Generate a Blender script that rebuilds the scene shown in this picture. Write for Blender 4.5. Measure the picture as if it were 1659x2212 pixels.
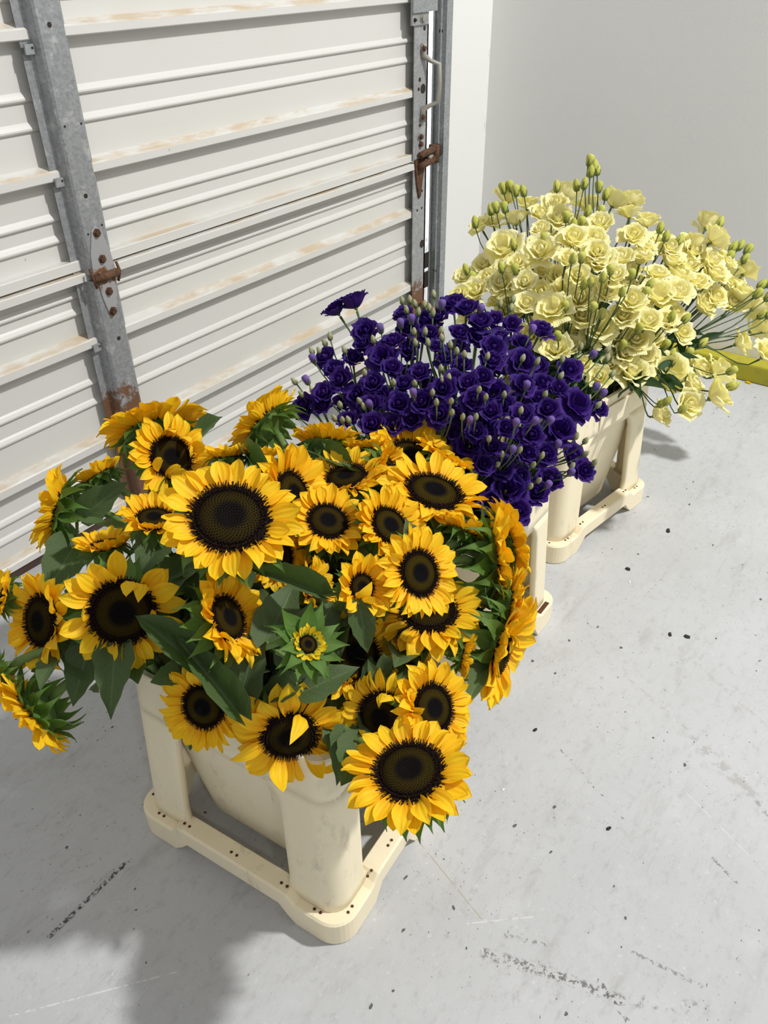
import bpy, math, random
from mathutils import Vector, Matrix
random.seed(11)
for o in list(bpy.data.objects): bpy.data.objects.remove(o)
scn = bpy.context.scene
col = scn.collection
R_ = math.radians
# ------------------------------------------------------------------ camera
IW, IH, F = 1659.0, 2212.0, 1755.0
PITCH, ROLL, AZ = R_(35.0), R_(.73), R_(36.4)
CAM = Vector((0, 0, 1.13))
_fh = Vector((math.cos(AZ), math.sin(AZ), 0)); _r = Vector((math.sin(AZ), -math.cos(AZ), 0)); _u = Vector((0, 0, 1))
FWD = _fh*math.cos(PITCH) - _u*math.sin(PITCH)
_d = -(_u*math.cos(PITCH) + _fh*math.sin(PITCH))
RT = _r*math.cos(ROLL) + _d*math.sin(ROLL); DN = -_r*math.sin(ROLL) + _d*math.cos(ROLL)
cd = bpy.data.cameras.new('camera'); cam = bpy.data.objects.new('camera', cd); col.objects.link(cam)
cd.sensor_width = 36; cd.lens = F/IH*36; cd.clip_start = .02
cam.matrix_world = Matrix(((RT.x, -DN.x, -FWD.x, CAM.x), (RT.y, -DN.y, -FWD.y, CAM.y), (RT.z, -DN.z, -FWD.z, CAM.z), (0, 0, 0, 1)))
scn.camera = cam
# ------------------------------------------------------------------ world, lamps, exposure
wd = bpy.data.worlds.new('world'); scn.world = wd; wd.use_nodes = True
wd.node_tree.nodes['Background'].inputs[0].default_value = (1, 1, 1, 1)
wd.node_tree.nodes['Background'].inputs[1].default_value = .42
def lamp(name, loc, aim, power, size):
    l = bpy.data.lights.new(name, 'AREA'); l.shape = 'DISK'; l.size = size; l.energy = power; l.color = (1, .985, .95)
    o = bpy.data.objects.new(name, l); col.objects.link(o)
    d = Vector(aim) - Vector(loc); o.matrix_world = Matrix.Translation(loc) @ d.to_track_quat('-Z', 'Y').to_matrix().to_4x4()
lamp('high_bay_lamp', (2.2, -1.65, 4.0), (1.2, .6, .2), 190, .24)
lamp('second_high_bay_lamp', (-1.6, -3.2, 4.2), (1.2, .6, .2), 22, .3)
l = bpy.data.lights.new('daylight_outside', 'AREA'); l.shape = 'RECTANGLE'; l.size = 1.6; l.size_y = .4; l.energy = 90
o = bpy.data.objects.new('daylight_outside', l); col.objects.link(o); o.matrix_world = Matrix.Translation((3.75, 1.60, 1.35)) @ Vector((0, .40, -.75)).to_track_quat('-Z', 'Y').to_matrix().to_4x4()
vs = scn.view_settings; vs.view_transform = 'Standard'; vs.look = 'None'; vs.gamma = 1; vs.exposure = 0; vs.use_curve_mapping = False

# ------------------------------------------------------------------ helpers
def ray(px, py): return FWD + RT*((px - IW/2)/F) + DN*((py - IH/2)/F)
def at(px, py, z): d = ray(px, py); return CAM + d*((z - CAM.z)/d.z)
def depth(P): return (P - CAM).dot(FWD)
WM = {}
def add(name, me, M=None, parent=None):
    o = bpy.data.objects.new(name, me); col.objects.link(o)
    M = M or Matrix()
    WM[o.name] = M
    if parent is not None:
        o.parent = parent; o.matrix_parent_inverse = WM[parent.name].inverted(); o.matrix_basis = M
    else: o.matrix_basis = M
    return o
def tag(o, label=None, cat=None, group=None, kind=None):
    if label: o['label'] = label
    if cat: o['category'] = cat
    if group: o['group'] = group
    if kind: o['kind'] = kind
    return o
def mesh(name, V, Fc, mats, uv=None, smooth=True, mi=None):
    me = bpy.data.meshes.new(name); me.from_pydata([tuple(v) for v in V], [], Fc)
    for m in (mats if isinstance(mats, (list, tuple)) else [mats]): me.materials.append(m)
    if uv:
        l = me.uv_layers.new(name='UVMap')
        for p in me.polygons:
            for li in p.loop_indices: l.data[li].uv = uv[me.loops[li].vertex_index]
    if mi: me.polygons.foreach_set('material_index', mi)
    if smooth: me.polygons.foreach_set('use_smooth', [True]*len(me.polygons))
    me.update(); return me
class MB:
    def __init__(s): s.V = []; s.F = []; s.M = []; s.m = 0
    def f(s, idx): s.F.append(idx); s.M.append(s.m)
    def box(s, x0, x1, y0, y1, z0, z1):
        b = len(s.V); s.V += [(x, y, z) for x in (x0, x1) for y in (y0, y1) for z in (z0, z1)]
        for q in ((0, 1, 3, 2), (4, 6, 7, 5), (0, 4, 5, 1), (2, 3, 7, 6), (0, 2, 6, 4), (1, 5, 7, 3)): s.f([b+i for i in q])
    def prism(s, prof, x0, x1, M=None):      # prof: list of (y,z), extruded along x
        b = len(s.V); n = len(prof)
        for x in (x0, x1): s.V += [(x, y, z) for y, z in prof]
        for i in range(n): j = (i+1) % n; s.f([b+i, b+j, b+n+j, b+n+i])
        s.f([b+i for i in range(n)][::-1]); s.f([b+n+i for i in range(n)])
    def tube(s, pts, rad, n=6, cap=True):
        b = len(s.V); pts = [Vector(p) for p in pts]; k = len(pts); ref = None
        for i, p in enumerate(pts):
            t = (pts[min(i+1, k-1)] - pts[max(i-1, 0)]).normalized()
            if ref is None: ref = t.orthogonal().normalized()
            ref = (ref - t*ref.dot(t)).normalized(); q = t.cross(ref)
            r = rad[i] if isinstance(rad, (list, tuple)) else rad
            for j in range(n): a = 2*math.pi*j/n; s.V.append(tuple(p + (ref*math.cos(a) + q*math.sin(a))*r))
        for i in range(k-1):
            for j in range(n): s.f([b+i*n+j, b+i*n+(j+1) % n, b+(i+1)*n+(j+1) % n, b+(i+1)*n+j])
        if cap: s.f([b+j for j in range(n)][::-1]); s.f([b+(k-1)*n+j for j in range(n)])
    def lathe(s, prof, n=16, M=None):        # prof (r,z)
        b = len(s.V); M = M or Matrix()
        for r, z in prof:
            for j in range(n): a = 2*math.pi*j/n; s.V.append(tuple(M @ Vector((r*math.cos(a), r*math.sin(a), z))))
        for i in range(len(prof)-1):
            for j in range(n): s.f([b+i*n+j, b+i*n+(j+1) % n, b+(i+1)*n+(j+1) % n, b+(i+1)*n+j])
    def grid(s, fn, nu, nv):
        b = len(s.V)
        for i in range(nv+1):
            for j in range(nu+1): s.V.append(tuple(fn(j/nu, i/nv)))
        for i in range(nv):
            for j in range(nu): a = b+i*(nu+1)+j; s.f([a, a+1, a+nu+2, a+nu+1])
    def build(s, name, mats, smooth=False): return mesh(name, s.V, s.F, mats, smooth=smooth, mi=s.M)
def basis(P, z, x=None, s=1.0):
    z = z.normalized(); x = x or z.orthogonal(); x = (x - z*x.dot(z)).normalized(); y = z.cross(x)
    return Matrix(((x.x*s, y.x*s, z.x*s, P.x), (x.y*s, y.y*s, z.y*s, P.y), (x.z*s, y.z*s, z.z*s, P.z), (0, 0, 0, 1)))
def bevel(o, w=.002, seg=2):
    m = o.modifiers.new('bevel', 'BEVEL'); m.width = w; m.segments = seg; m.limit_method = 'ANGLE'; m.angle_limit = R_(40); return o
def lerp(a, b, t): return a + (b-a)*t
def table(tb, v):
    for (a, x), (b, y) in zip(tb, tb[1:]):
        if v <= b: return lerp(x, y, (v-a)/(b-a))
    return tb[-1][1]
def idw(cp, px, py):
    sw = sz = 0
    for x, y, z in cp:
        w = 1/((px-x)**2 + (py-y)**2 + 900.)**1.3; sw += w; sz += w*z
    return sz/sw

# ------------------------------------------------------------------ materials
class N:
    def __init__(s, name, rough=.6, spec=.4, metal=0.0):
        s.m = bpy.data.materials.new(name); s.m.use_nodes = True; s.t = s.m.node_tree; s.b = s.t.nodes['Principled BSDF']
        s.b.inputs['Roughness'].default_value = rough; s.b.inputs['Specular IOR Level'].default_value = spec; s.b.inputs['Metallic'].default_value = metal
    def n(s, typ, **kw):
        d = s.t.nodes.new(typ)
        for k, v in kw.items(): setattr(d, k, v)
        return d
    def l(s, a, b): s.t.links.new(a, b)
    def val(s, sock, v):
        if isinstance(v, (int, float)): sock.default_value = v
        elif isinstance(v, (tuple, list)): sock.default_value = (*v, 1) if len(v) == 3 and sock.type == 'RGBA' else v
        else: s.l(v, sock)
    def math(s, op, a, b=0.0, c=None, clamp=False):
        d = s.n('ShaderNodeMath', operation=op, use_clamp=clamp); s.val(d.inputs[0], a); s.val(d.inputs[1], b)
        if c is not None: s.val(d.inputs[2], c)
        return d.outputs[0]
    def mix(s, f, a, b, mode='MIX'):
        d = s.n('ShaderNodeMix', data_type='RGBA', blend_type=mode); s.val(d.inputs[0], f); s.val(d.inputs[6], a); s.val(d.inputs[7], b); return d.outputs[2]
    def noise(s, scale, detail=3, vec=None, rough=.55, out=0):
        d = s.n('ShaderNodeTexNoise'); d.inputs['Scale'].default_value = scale; d.inputs['Detail'].default_value = detail; d.inputs['Roughness'].default_value = rough
        if vec is not None: s.l(vec, d.inputs['Vector'])
        return d.outputs[out]
    def ramp(s, f, a, b):                    # smooth 0..1 between a and b
        d = s.n('ShaderNodeMapRange', interpolation_type='SMOOTHSTEP'); s.val(d.inputs[0], f); d.inputs[1].default_value = a; d.inputs[2].default_value = b; return d.outputs[0]
    def co(s, which='Object'): return s.n('ShaderNodeTexCoord').outputs[which]
    def sep(s, v): d = s.n('ShaderNodeSeparateXYZ'); s.l(v, d.inputs[0]); return d.outputs
    def mapv(s, v, scale=(1, 1, 1), loc=(0, 0, 0)):
        d = s.n('ShaderNodeMapping'); s.l(v, d.inputs[0]); d.inputs['Scale'].default_value = scale; d.inputs['Location'].default_value = loc; return d.outputs[0]
    def rnd(s): return s.n('ShaderNodeObjectInfo').outputs['Random']
    def color(s, c): s.val(s.b.inputs['Base Color'], c); return s
    def bump(s, h, strength=.3, dist=.01):
        d = s.n('ShaderNodeBump'); d.inputs['Strength'].default_value = strength; d.inputs['Distance'].default_value = dist; s.l(h, d.inputs['Height']); s.l(d.outputs[0], s.b.inputs['Normal']); return s
    def translucent(s, c, fac=.3):
        tr = s.n('ShaderNodeBsdfTranslucent'); s.val(tr.inputs[0], c); mx = s.n('ShaderNodeMixShader'); mx.inputs[0].default_value = fac
        out = s.t.nodes['Material Output']; s.l(s.b.outputs[0], mx.inputs[1]); s.l(tr.outputs[0], mx.inputs[2]); s.l(mx.outputs[0], out.inputs[0]); return s
def sharp(o, ang=35):
    o.data.set_sharp_from_angle(angle=R_(ang)); return o
def plain(name, c, rough=.6, metal=0.0, var=.12, scale=40):
    k = N(name, rough, metal=metal); k.color(k.mix(k.math('MULTIPLY', k.noise(scale, 4, k.co()), var*2), c, tuple(x*.6 for x in c))); return k.m
# floor
k = N('painted_concrete', .55, .35); P = k.co()
c = k.mix(k.ramp(k.noise(2.2, 5, P), .35, .7), (.53, .54, .555), (.47, .48, .49))
c = k.mix(k.math('MULTIPLY', k.ramp(k.noise(14, 6, P, .65), .5, .8), .45), c, (.60, .61, .625))
c = k.mix(k.math('MULTIPLY', k.ramp(k.noise(5.5, 8, k.mapv(P, (1, 3, 1), (3, 1, 0)), .7), .52, .75), .55), c, (.34, .33, .31))
wn = k.n('ShaderNodeTexNoise'); wn.inputs['Scale'].default_value = 90; k.l(P, wn.inputs['Vector'])
def wp(seed):                                # wobble the speck outlines
    d = k.n('ShaderNodeVectorMath', operation='MULTIPLY_ADD'); k.l(wn.outputs['Color'], d.inputs[0]); d.inputs[1].default_value = (.012, .012, 0); k.l(k.mapv(P, (1, 1.5, 1), (seed, seed*2, 0)), d.inputs[2]); return d.outputs[0]
def specks(scale, th, seed, msk):
    v = k.n('ShaderNodeTexVoronoi'); v.inputs['Scale'].default_value = scale; k.l(wp(seed), v.inputs['Vector'])
    r = k.sep(v.outputs['Color'])[0]
    return k.math('MULTIPLY', k.math('LESS_THAN', v.outputs['Distance'], k.math('MULTIPLY', r, th)), k.math('GREATER_THAN', k.noise(4.0, 3, k.mapv(P, loc=(seed, 7, 0))), msk))
c = k.mix(k.math('MULTIPLY', k.ramp(k.noise(45, 8, k.mapv(P, (1, 1.5, 1), (1, 5, 0)), .75), .50, .70), .45), c, (.33, .325, .31))
c = k.mix(k.math('MULTIPLY', k.ramp(k.noise(110, 4, k.mapv(P, (1, 1, 1), (9, 5, 0)), .7), .60, .70), .5), c, (.66, .67, .68))
rot = k.n('ShaderNodeMapping'); k.l(P, rot.inputs[0]); rot.inputs['Rotation'].default_value = (0, 0, R_(28)); rot.inputs['Scale'].default_value = (3, 60, 1)
c = k.mix(k.math('MULTIPLY', k.math('MULTIPLY', k.ramp(k.noise(2.0, 5, rot.outputs[0], .6), .62, .70), k.ramp(k.noise(2.6, 3, k.mapv(P, loc=(2, 9, 0))), .45, .6)), .5), c, (.33, .32, .30))
c = k.mix(k.math('MULTIPLY', specks(100, .15, 1.3, .48), .8), c, (.13, .13, .13))
c = k.mix(k.math('MULTIPLY', specks(230, .20, 4.1, .47), .45), c, (.2, .2, .2))
c = k.mix(k.math('MULTIPLY', specks(30, .12, 8.7, .50), .9), c, (.07, .07, .07))
xyz = k.sep(P)
def seg(a, b, w, thr, sc, colr, amt, c):
    A = at(*a, 0); B = at(*b, 0); ba = B - A; L2 = ba.length_squared
    dx = k.math('SUBTRACT', xyz[0], A.x); dy = k.math('SUBTRACT', xyz[1], A.y)
    t = k.math('DIVIDE', k.math('ADD', k.math('MULTIPLY', dx, ba.x), k.math('MULTIPLY', dy, ba.y)), L2, clamp=True)
    ex = k.math('SUBTRACT', dx, k.math('MULTIPLY', t, ba.x)); ey = k.math('SUBTRACT', dy, k.math('MULTIPLY', t, ba.y))
    dd = k.math('SQRT', k.math('ADD', k.math('MULTIPLY', ex, ex), k.math('MULTIPLY', ey, ey)))
    m = k.math('MULTIPLY', k.ramp(dd, w, w*.3), k.ramp(k.noise(sc, 4, P, .7), thr, thr+.06))
    return k.mix(k.math('MULTIPLY', m, amt), c, colr)
for a, b, w, thr, sc, colr, amt in [
    ((108, 2022), (268, 1868), .0055, .47, 160, (.05, .05, .05), .95), ((262, 1878), (295, 1843), .003, .52, 160, (.06, .06, .06), .9),
    ((1050, 2060), (1200, 2105), .011, .50, 120, (.16, .15, .13), .9), ((1200, 2105), (1340, 2160), .010, .50, 120, (.14, .13, .12), .9), ((1340, 2160), (1520, 2178), .012, .54, 110, (.25, .24, .22), .8),
    ((1368, 2058), (1515, 2130), .004, .48, 150, (.2, .19, .18), .8), ((1085, 2020), (1175, 2040), .005, .52, 140, (.2, .2, .18), .8),
    ((1295, 2120), (1355, 2205), .005, .52, 120, (.1, .1, .1), .9), ((1200, 1605), (1345, 1770), .004, .55, 130, (.12, .12, .12), .9),
    ((1480, 1710), (1620, 1850), .0012, .4, 30, (.72, .72, .72), .45), ((1010, 1995), (1155, 1980), .0016, .45, 60, (.75, .75, .74), .5),
    ((890, 1800), (1040, 1985), .0016, .4, 60, (.4, .36, .25), .7), ((1500, 1600), (1650, 1740), .016, .5, 40, (.36, .35, .33), .6),
    ((1430, 1370), (1659, 1570), .006, .5, 60, (.42, .41, .4), .6), ((1280, 1400), (1560, 1640), .005, .52, 60, (.42, .41, .4), .6),
    ((20, 2195), (380, 2100), .0016, .45, 60, (.72, .72, .72), .7), ((1540, 1855), (1590, 1905), .004, .5, 120, (.15, .15, .15), .8),
    ((1440, 1240), (1390, 1290), .003, .52, 120, (.3, .29, .27), .7), ((1625, 1720), (1659, 1760), .006, .5, 90, (.2, .2, .2), .6)]:
    c = seg(a, b, w, thr, sc, colr, amt, c)
k.color(c); k.bump(k.noise(60, 5, P), .12, .004); k.l(k.ramp(k.noise(9, 4, P), .3, .8), k.n('ShaderNodeMath').inputs[0]); M_floor = k.m
# walls
k = N('wall_grey_paint', .8, .2); P = k.co()
k.color(k.mix(k.math('MULTIPLY', k.ramp(k.noise(3, 5, P), .3, .8), .25), (.80, .80, .785), (.74, .74, .73))); k.bump(k.noise(180, 3, P), .12, .002); M_wall = k.m
k = N('nib_white_paint', .75, .25); P = k.co(); xyz = k.sep(P)
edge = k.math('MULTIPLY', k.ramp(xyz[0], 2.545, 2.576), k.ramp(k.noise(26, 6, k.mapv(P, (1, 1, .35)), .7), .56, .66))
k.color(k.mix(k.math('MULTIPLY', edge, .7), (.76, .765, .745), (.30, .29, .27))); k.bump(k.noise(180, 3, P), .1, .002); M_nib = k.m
k = N('yellow_kerb_paint', .55, .3); P = k.co()
k.color(k.mix(k.math('MULTIPLY', k.ramp(k.noise(25, 6, P, .7), .5, .75), .6), (.42, .38, .03), (.26, .23, .05))); M_kerb = k.m
# door paint with dust lying on ledges
for DUST in (0, 1):
  k = N('door_white_paint' if not DUST else 'door_rail_paint', .42, .45); P = k.co(); g = k.n('ShaderNodeNewGeometry'); nz = k.sep(g.outputs['Normal'])[2]
  dust = k.math('MULTIPLY', k.ramp(nz, .35, .8), k.ramp(k.noise(9, 6, k.mapv(P, (1, 1, 6)), .65), .38, .62))
  grime = k.ramp(k.noise(5, 6, k.mapv(P, (1, 1, 2.5)), .6), .5, .85)
  c = k.mix(k.math('MULTIPLY', grime, .3), (.655, .65, .625), (.56, .54, .48))
  c = k.mix(k.math('MULTIPLY', dust, .8 if DUST else .0), c, (.52, .40, .25))
  sp = k.math('GREATER_THAN', k.noise(120, 2, k.mapv(P, (1, 1, .5))), .79)
  k.color(k.mix(k.math('MULTIPLY', sp, .6), c, (.2, .17, .14))); M_door, M_rail = (k.m, 0) if not DUST else (M_door, k.m)
M_chip = plain('door_edge_black', (.03, .03, .03), .7)
# galvanised steel, rust zones
def galv(name, base, rust):
    k = N(name, .48, .5, .35); P = k.co(); xyz = k.sep(P)
    v = k.n('ShaderNodeTexVoronoi'); v.inputs['Scale'].default_value = 200; k.l(P, v.inputs['Vector'])
    c = k.mix(k.ramp(k.sep(v.outputs['Color'])[0], .2, .9), base, tuple(x*.82 for x in base))
    c = k.mix(k.math('MULTIPLY', k.ramp(k.noise(35, 6, P, .7), .52, .72), .6), c, (.62, .62, .62))
    c = k.mix(k.math('MULTIPLY', k.ramp(k.noise(70, 5, k.mapv(P, loc=(4, 0, 0)), .7), .6, .72), .7), c, (.16, .16, .17))
    m = None
    for z0, z1, s in rust:
        q = k.ramp(xyz[2], z1, z0); q = k.math('MULTIPLY', q, s)
        m = q if m is None else k.math('MAXIMUM', m, q)
    if m is not None:
        rn = k.noise(38, 7, P, .72)
        rm = k.ramp(k.math('ADD', rn, m), .93, 1.05)
        rc = k.mix(k.noise(120, 4, P), (.20, .09, .035), (.10, .05, .03))
        c = k.mix(rm, c, rc); k.l(k.math('SUBTRACT', .35, k.math('MULTIPLY', rm, .35)), k.b.inputs['Metallic'])
    k.color(c); return k.m
M_post = galv('galvanised_post', (.33, .345, .36), [(.26, .46, .62)])
M_stile = galv('galvanised_stile', (.40, .41, .42), [(.16, .36, .62)])
M_track = galv('galvanised_track', (.36, .385, .39), [])
k = N('rusted_steel', .75, .25, .1); P = k.co()
c = k.mix(k.ramp(k.noise(110, 5, P, .7), .35, .7), (.15, .075, .04), (.05, .03, .02)); k.color(c); k.bump(k.noise(300, 3, P), .4, .002); M_rust = k.m
k = N('hinge_steel', .6, .3, .25); P = k.co(); z = k.sep(P)[2]
m = k.ramp(k.math('ADD', k.noise(60, 6, P, .7), k.math('MULTIPLY', k.ramp(k.math('ABSOLUTE', k.math('SUBTRACT', z, .575)), .04, 0.0), .34)), .68, .80)
m2 = k.ramp(k.math('ADD', k.noise(60, 6, P, .7), k.math('MULTIPLY', k.ramp(z, .52, .49), .5)), .72, .84)
k.color(k.mix(k.math('MAXIMUM', m, m2), (.38, .38, .39), (.20, .09, .04))); M_hinge = k.m
M_dark = plain('dark_hole', (.03, .02, .015), .8)
M_hole = plain('drain_hole_brown', (.10, .035, .015), .8)
M_seal = plain('bottom_seal_brown', (.075, .045, .032), .8, var=.3)
M_rope = plain('orange_rope', (.42, .13, .03), .9, var=.4, scale=300)
M_handle = plain('handle_painted_steel', (.34, .32, .28), .55, .2)
# cream plastic
k = N('cream_plastic', .42, .4); P = k.co()
g = k.ramp(k.noise(7, 6, k.mapv(P, (1, 1, .45)), .65), .55, .8); s = k.math('MULTIPLY', k.ramp(k.noise(24, 8, k.mapv(P, (1, 1, .35), (3, 2, 1)), .8), .52, .70), k.ramp(k.noise(6, 3, k.mapv(P, loc=(7, 2, 1))), .45, .6))
c = k.mix(k.math('MULTIPLY', g, .35), (.90, .80, .58), (.76, .63, .41)); c = k.mix(k.math('MULTIPLY', s, .6), c, (.33, .29, .23))
k.color(c); k.bump(k.noise(220, 2, P), .04, .001)
k.b.inputs['Subsurface Weight'].default_value = .12; k.b.inputs['Subsurface Radius'].default_value = (.02, .012, .006); k.b.inputs['Subsurface Scale'].default_value = .5
M_crate = k.m
# petals
def uvs(k): return k.sep(k.co('UV'))
k = N('sunflower_petal', .55, .25); u = uvs(k); rn = k.rnd()
w = k.n('ShaderNodeTexWave', wave_type='BANDS', bands_direction='X'); w.inputs['Scale'].default_value = 1.1; w.inputs['Distortion'].default_value = 1.2; w.inputs['Detail'].default_value = 1; k.l(k.mapv(k.co('UV'), (1, .25, 1)), w.inputs['Vector'])
c = k.mix(k.ramp(u[1], 0, .55), (.98, .46, .005), (1.0, .68, .018))
c = k.mix(k.math('MULTIPLY', k.ramp(w.outputs['Fac'], .55, .95), .20), c, (.88, .36, .004))
c = k.mix(k.math('MULTIPLY', rn, .3), c, (.98, .66, .015))
k.color(c); k.bump(w.outputs['Fac'], .22, .004); k.translucent((1.0, .50, .008), .30); M_petal = k.m
k = N('young_petal', .55, .25); u = uvs(k)
k.color(k.mix(k.ramp(u[1], 0, .7), (.78, .62, .03), (.85, .60, .015))); k.translucent((.8, .6, .02), .25); M_young = k.m
def green(name, a, b, vein, tr, amt=.5):
    k = N(name, .5, .3); u = uvs(k); rn = k.rnd()
    au = k.math('ABSOLUTE', k.math('SUBTRACT', u[0], .5))
    mid = k.ramp(au, .035, .012)
    sv = k.math('FRACT', k.math('MULTIPLY', k.math('SUBTRACT', u[1], k.math('MULTIPLY', au, .8)), 6.0))
    side = k.math('MULTIPLY', k.ramp(k.math('ABSOLUTE', k.math('SUBTRACT', sv, .5)), .07, .02), .5)
    c = k.mix(rn, a, b); c = k.mix(k.math('MULTIPLY', k.noise(30, 4, k.co()), .35), c, tuple(x*.55 for x in a))
    c = k.mix(k.math('MULTIPLY', k.math('MAXIMUM', mid, side), amt), c, vein)
    k.color(c); k.bump(k.math('ADD', k.math('MULTIPLY', k.math('MAXIMUM', mid, side), -1.0), k.noise(40, 3, k.co())), .3, .004); k.translucent(tr, .22); return k.m
M_leaf = green('sunflower_leaf', (.080, .130, .045), (.105, .160, .066), (.17, .25, .11), (.10, .20, .02))
M_bract = green('sunflower_bract', (.085, .19, .025), (.13, .23, .05), (.20, .32, .09), (.16, .32, .02), .3)
M_lleaf = green('lisianthus_leaf', (.03, .075, .028), (.045, .10, .04), (.07, .14, .06), (.05, .12, .02), .3)
M_stem = plain('sunflower_stem', (.16, .25, .07), .6, var=.3)
M_lstem = plain('lisianthus_stem', (.10, .17, .055), .55, var=.3)
M_ystem = plain('cream_lisianthus_stem', (.06, .11, .035), .55, var=.3)
k = N('sunflower_disc', .85, .06); P = k.co(); xyz = k.sep(P); rn = k.rnd()
rr = k.math('SQRT', k.math('ADD', k.math('MULTIPLY', xyz[0], xyz[0]), k.math('MULTIPLY', xyz[1], xyz[1])))
c = k.mix(k.ramp(rr, .30, .52), (.004, .004, .006), (.050, .034, .003)); c = k.mix(k.ramp(rr, .66, .80), c, (.010, .004, .003))
c = k.mix(k.ramp(k.noise(60, 3, P), .50, .68), c, (.010, .007, .004)); c = k.mix(k.math('MULTIPLY', rn, .5), c, (.01, .007, .005)); k.color(c); M_disc = k.m
M_floret = plain('disc_floret', (.020, .006, .003), .9, var=.5, scale=60)
def liz(name, a, b, inner, tr, fac):
    k = N(name, .62, .25); rn = k.rnd(); u = uvs(k)
    c = k.mix(rn, a, b); c = k.mix(k.ramp(u[1], .35, 0), c, inner)
    c = k.mix(k.math('MULTIPLY', k.ramp(k.noise(9, 4, k.co()), .45, .75), .35), c, a)
    w = k.n('ShaderNodeTexWave', bands_direction='X'); w.inputs['Scale'].default_value = 4; w.inputs['Distortion'].default_value = 3; k.l(k.mapv(k.co('UV'), (1, .3, 1)), w.inputs['Vector'])
    k.color(c); k.bump(w.outputs['Fac'], .25, .003); k.translucent(tr, fac); return k.m
M_purple = liz('purple_petal', (.022, .005, .13), (.045, .009, .17), (.012, .004, .06), (.06, .01, .30), .18)
M_lilac = liz('lilac_bud_petal', (.22, .13, .42), (.15, .10, .33), (.25, .28, .16), (.2, .12, .4), .2)
M_cream = liz('cream_petal', (.98, .93, .48), (.99, .96, .66), (.95, .85, .26), (.98, .91, .32), .32)
M_ybud = liz('cream_bud_petal', (.52, .55, .10), (.64, .64, .16), (.30, .40, .07), (.5, .5, .06), .2)
M_gbud = liz('green_bud_petal', (.36, .38, .20), (.44, .43, .27), (.17, .24, .09), (.3, .34, .12), .15)
M_calyx = plain('calyx_green', (.16, .23, .07), .55, var=.3)
M_eye = plain('flower_eye', (.30, .28, .05), .6)

# ------------------------------------------------------------------ the room
b = MB(); b.box(-2.2, 2.7, -3.0, 1.56, -.1, 0); fl_ = add('floor', b.build('floor', M_floor)); tag(fl_, 'grey painted concrete floor with scuffs and dark specks', kind='structure')
b = MB(); b.box(2.578, 2.72, -3.0, 1.56, -.1, 2.6); tag(add('wall_right', b.build('wall_right', M_wall)), 'light grey painted wall behind the cream flowers', kind='structure')
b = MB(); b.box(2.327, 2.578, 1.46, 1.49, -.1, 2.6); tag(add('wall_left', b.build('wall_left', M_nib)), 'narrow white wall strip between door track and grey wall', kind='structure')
b = MB(); b.box(2.52, 2.578, -3.0, 1.15, 0, .058); kb = add('trim_1', b.build('trim_1', M_kerb)); bevel(kb, .006); tag(kb, 'yellow painted kerb along the foot of the grey wall', kind='structure')
b = MB(); b.box(2.2, 5.5, 1.95, 2.01, -1.0, 1.8); tag(add('added_bounce_wall', b.build('added_bounce_wall', M_nib)), 'added white wall outside, lamp-lit to brighten the slit beside the door', kind='structure')  # added wall; catches the outside lamp so the door slit shows bright
# door
YD = 1.48
door = add('door_1', None, Matrix.Translation((1.1, YD, 0))); tag(door, 'white ribbed sectional roller door with galvanised stiles', kind='structure')
def section(z0, z1, ribs):
    pr = [(YD, z1)]
    for zc in sorted(ribs, reverse=True):
        pr += [(YD, zc+.011), (YD-.003, zc+.007), (YD-.0062, zc+.001), (YD-.0062, zc-.002), (YD-.004, zc-.005), (YD, zc-.006)]
    pr += [(YD, z0), (YD+.012, z0), (YD+.012, z1)]
    b = MB(); b.prism(pr, -.9, 2.2005); return add('panel', b.build('panel', M_door), parent=door)
section(.018, .575, [.09, .13, .30, .347, .505, .540])
section(.592, 1.16, [.655, .696, .858, .907, 1.06, 1.10])
section(1.175, 1.75, [1.24, 1.28, 1.44, 1.49])
RAILW = [0]
def rail(zb, zt, p, x1=2.15):
    pr = [(YD+.002, zt+.008), (YD-p+.003, zt), (YD-p, zt-.003), (YD-p, zb+.002), (YD-p+.002, zb), (YD+.002, zb)]
    b = MB(); b.prism(pr, -.9, x1); return add('rail', b.build('rail', M_rail), parent=door)
rail(.021, .040, .018); rail(.198, .219, .024); rail(.430, .450, .024); rail(.766, .785, .024); rail(.998, 1.017, .024); rail(1.34, 1.356, .024)
def lip(zb, zt, p):
    b = MB(); b.prism([(YD, zt), (YD-p, zt), (YD-p-.001, zt-.002), (YD-p-.001, zb), (YD, zb)], -.9, 2.155); return add('rail', b.build('rail', M_rail), parent=door)
lip(.572, .589, .030); lip(.594, .614, .022); lip(1.155, 1.172, .03); lip(1.178, 1.196, .022)
b = MB(); b.box(-.9, 2.16, YD-.012, YD+.01, 0, .0215); add('bottom_seal', b.build('bottom_seal', M_seal), parent=door)
# post (hat channel) in two lengths with the hinge between
YP = YD-.046
def post(z0, z1):
    b = MB(); t = .002; xs = [(.936, YD-.020), (.951, YD-.020), (.955, YD-.022), (.960, YP+.004), (.964, YP), (1.013, YP), (1.017, YP+.004), (1.020, YD-.022), (1.034, YD-.020)]
    inn = [(x+(t if i < 4 else -t if i > 4 else 0), y+t) for i, (x, y) in enumerate(xs)]
    pr = xs+inn[::-1]; n = len(pr); s = len(b.V)
    for zz in (z0, z1): b.V += [(x, y, zz) for x, y in pr]
    for i in range(n): j = (i+1) % n; b.f([s+i, s+n+i, s+n+j, s+j])
    m = len(xs)
    for zz in (0, 1):
        for i in range(m-1): b.f([s+zz*n+i, s+zz*n+i+1, s+zz*n+n-2-i, s+zz*n+n-1-i])
    return add('stile', b.build('stile', M_post), parent=door)
stU = post(.585, 1.75); stL = post(.02, .572)
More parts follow.
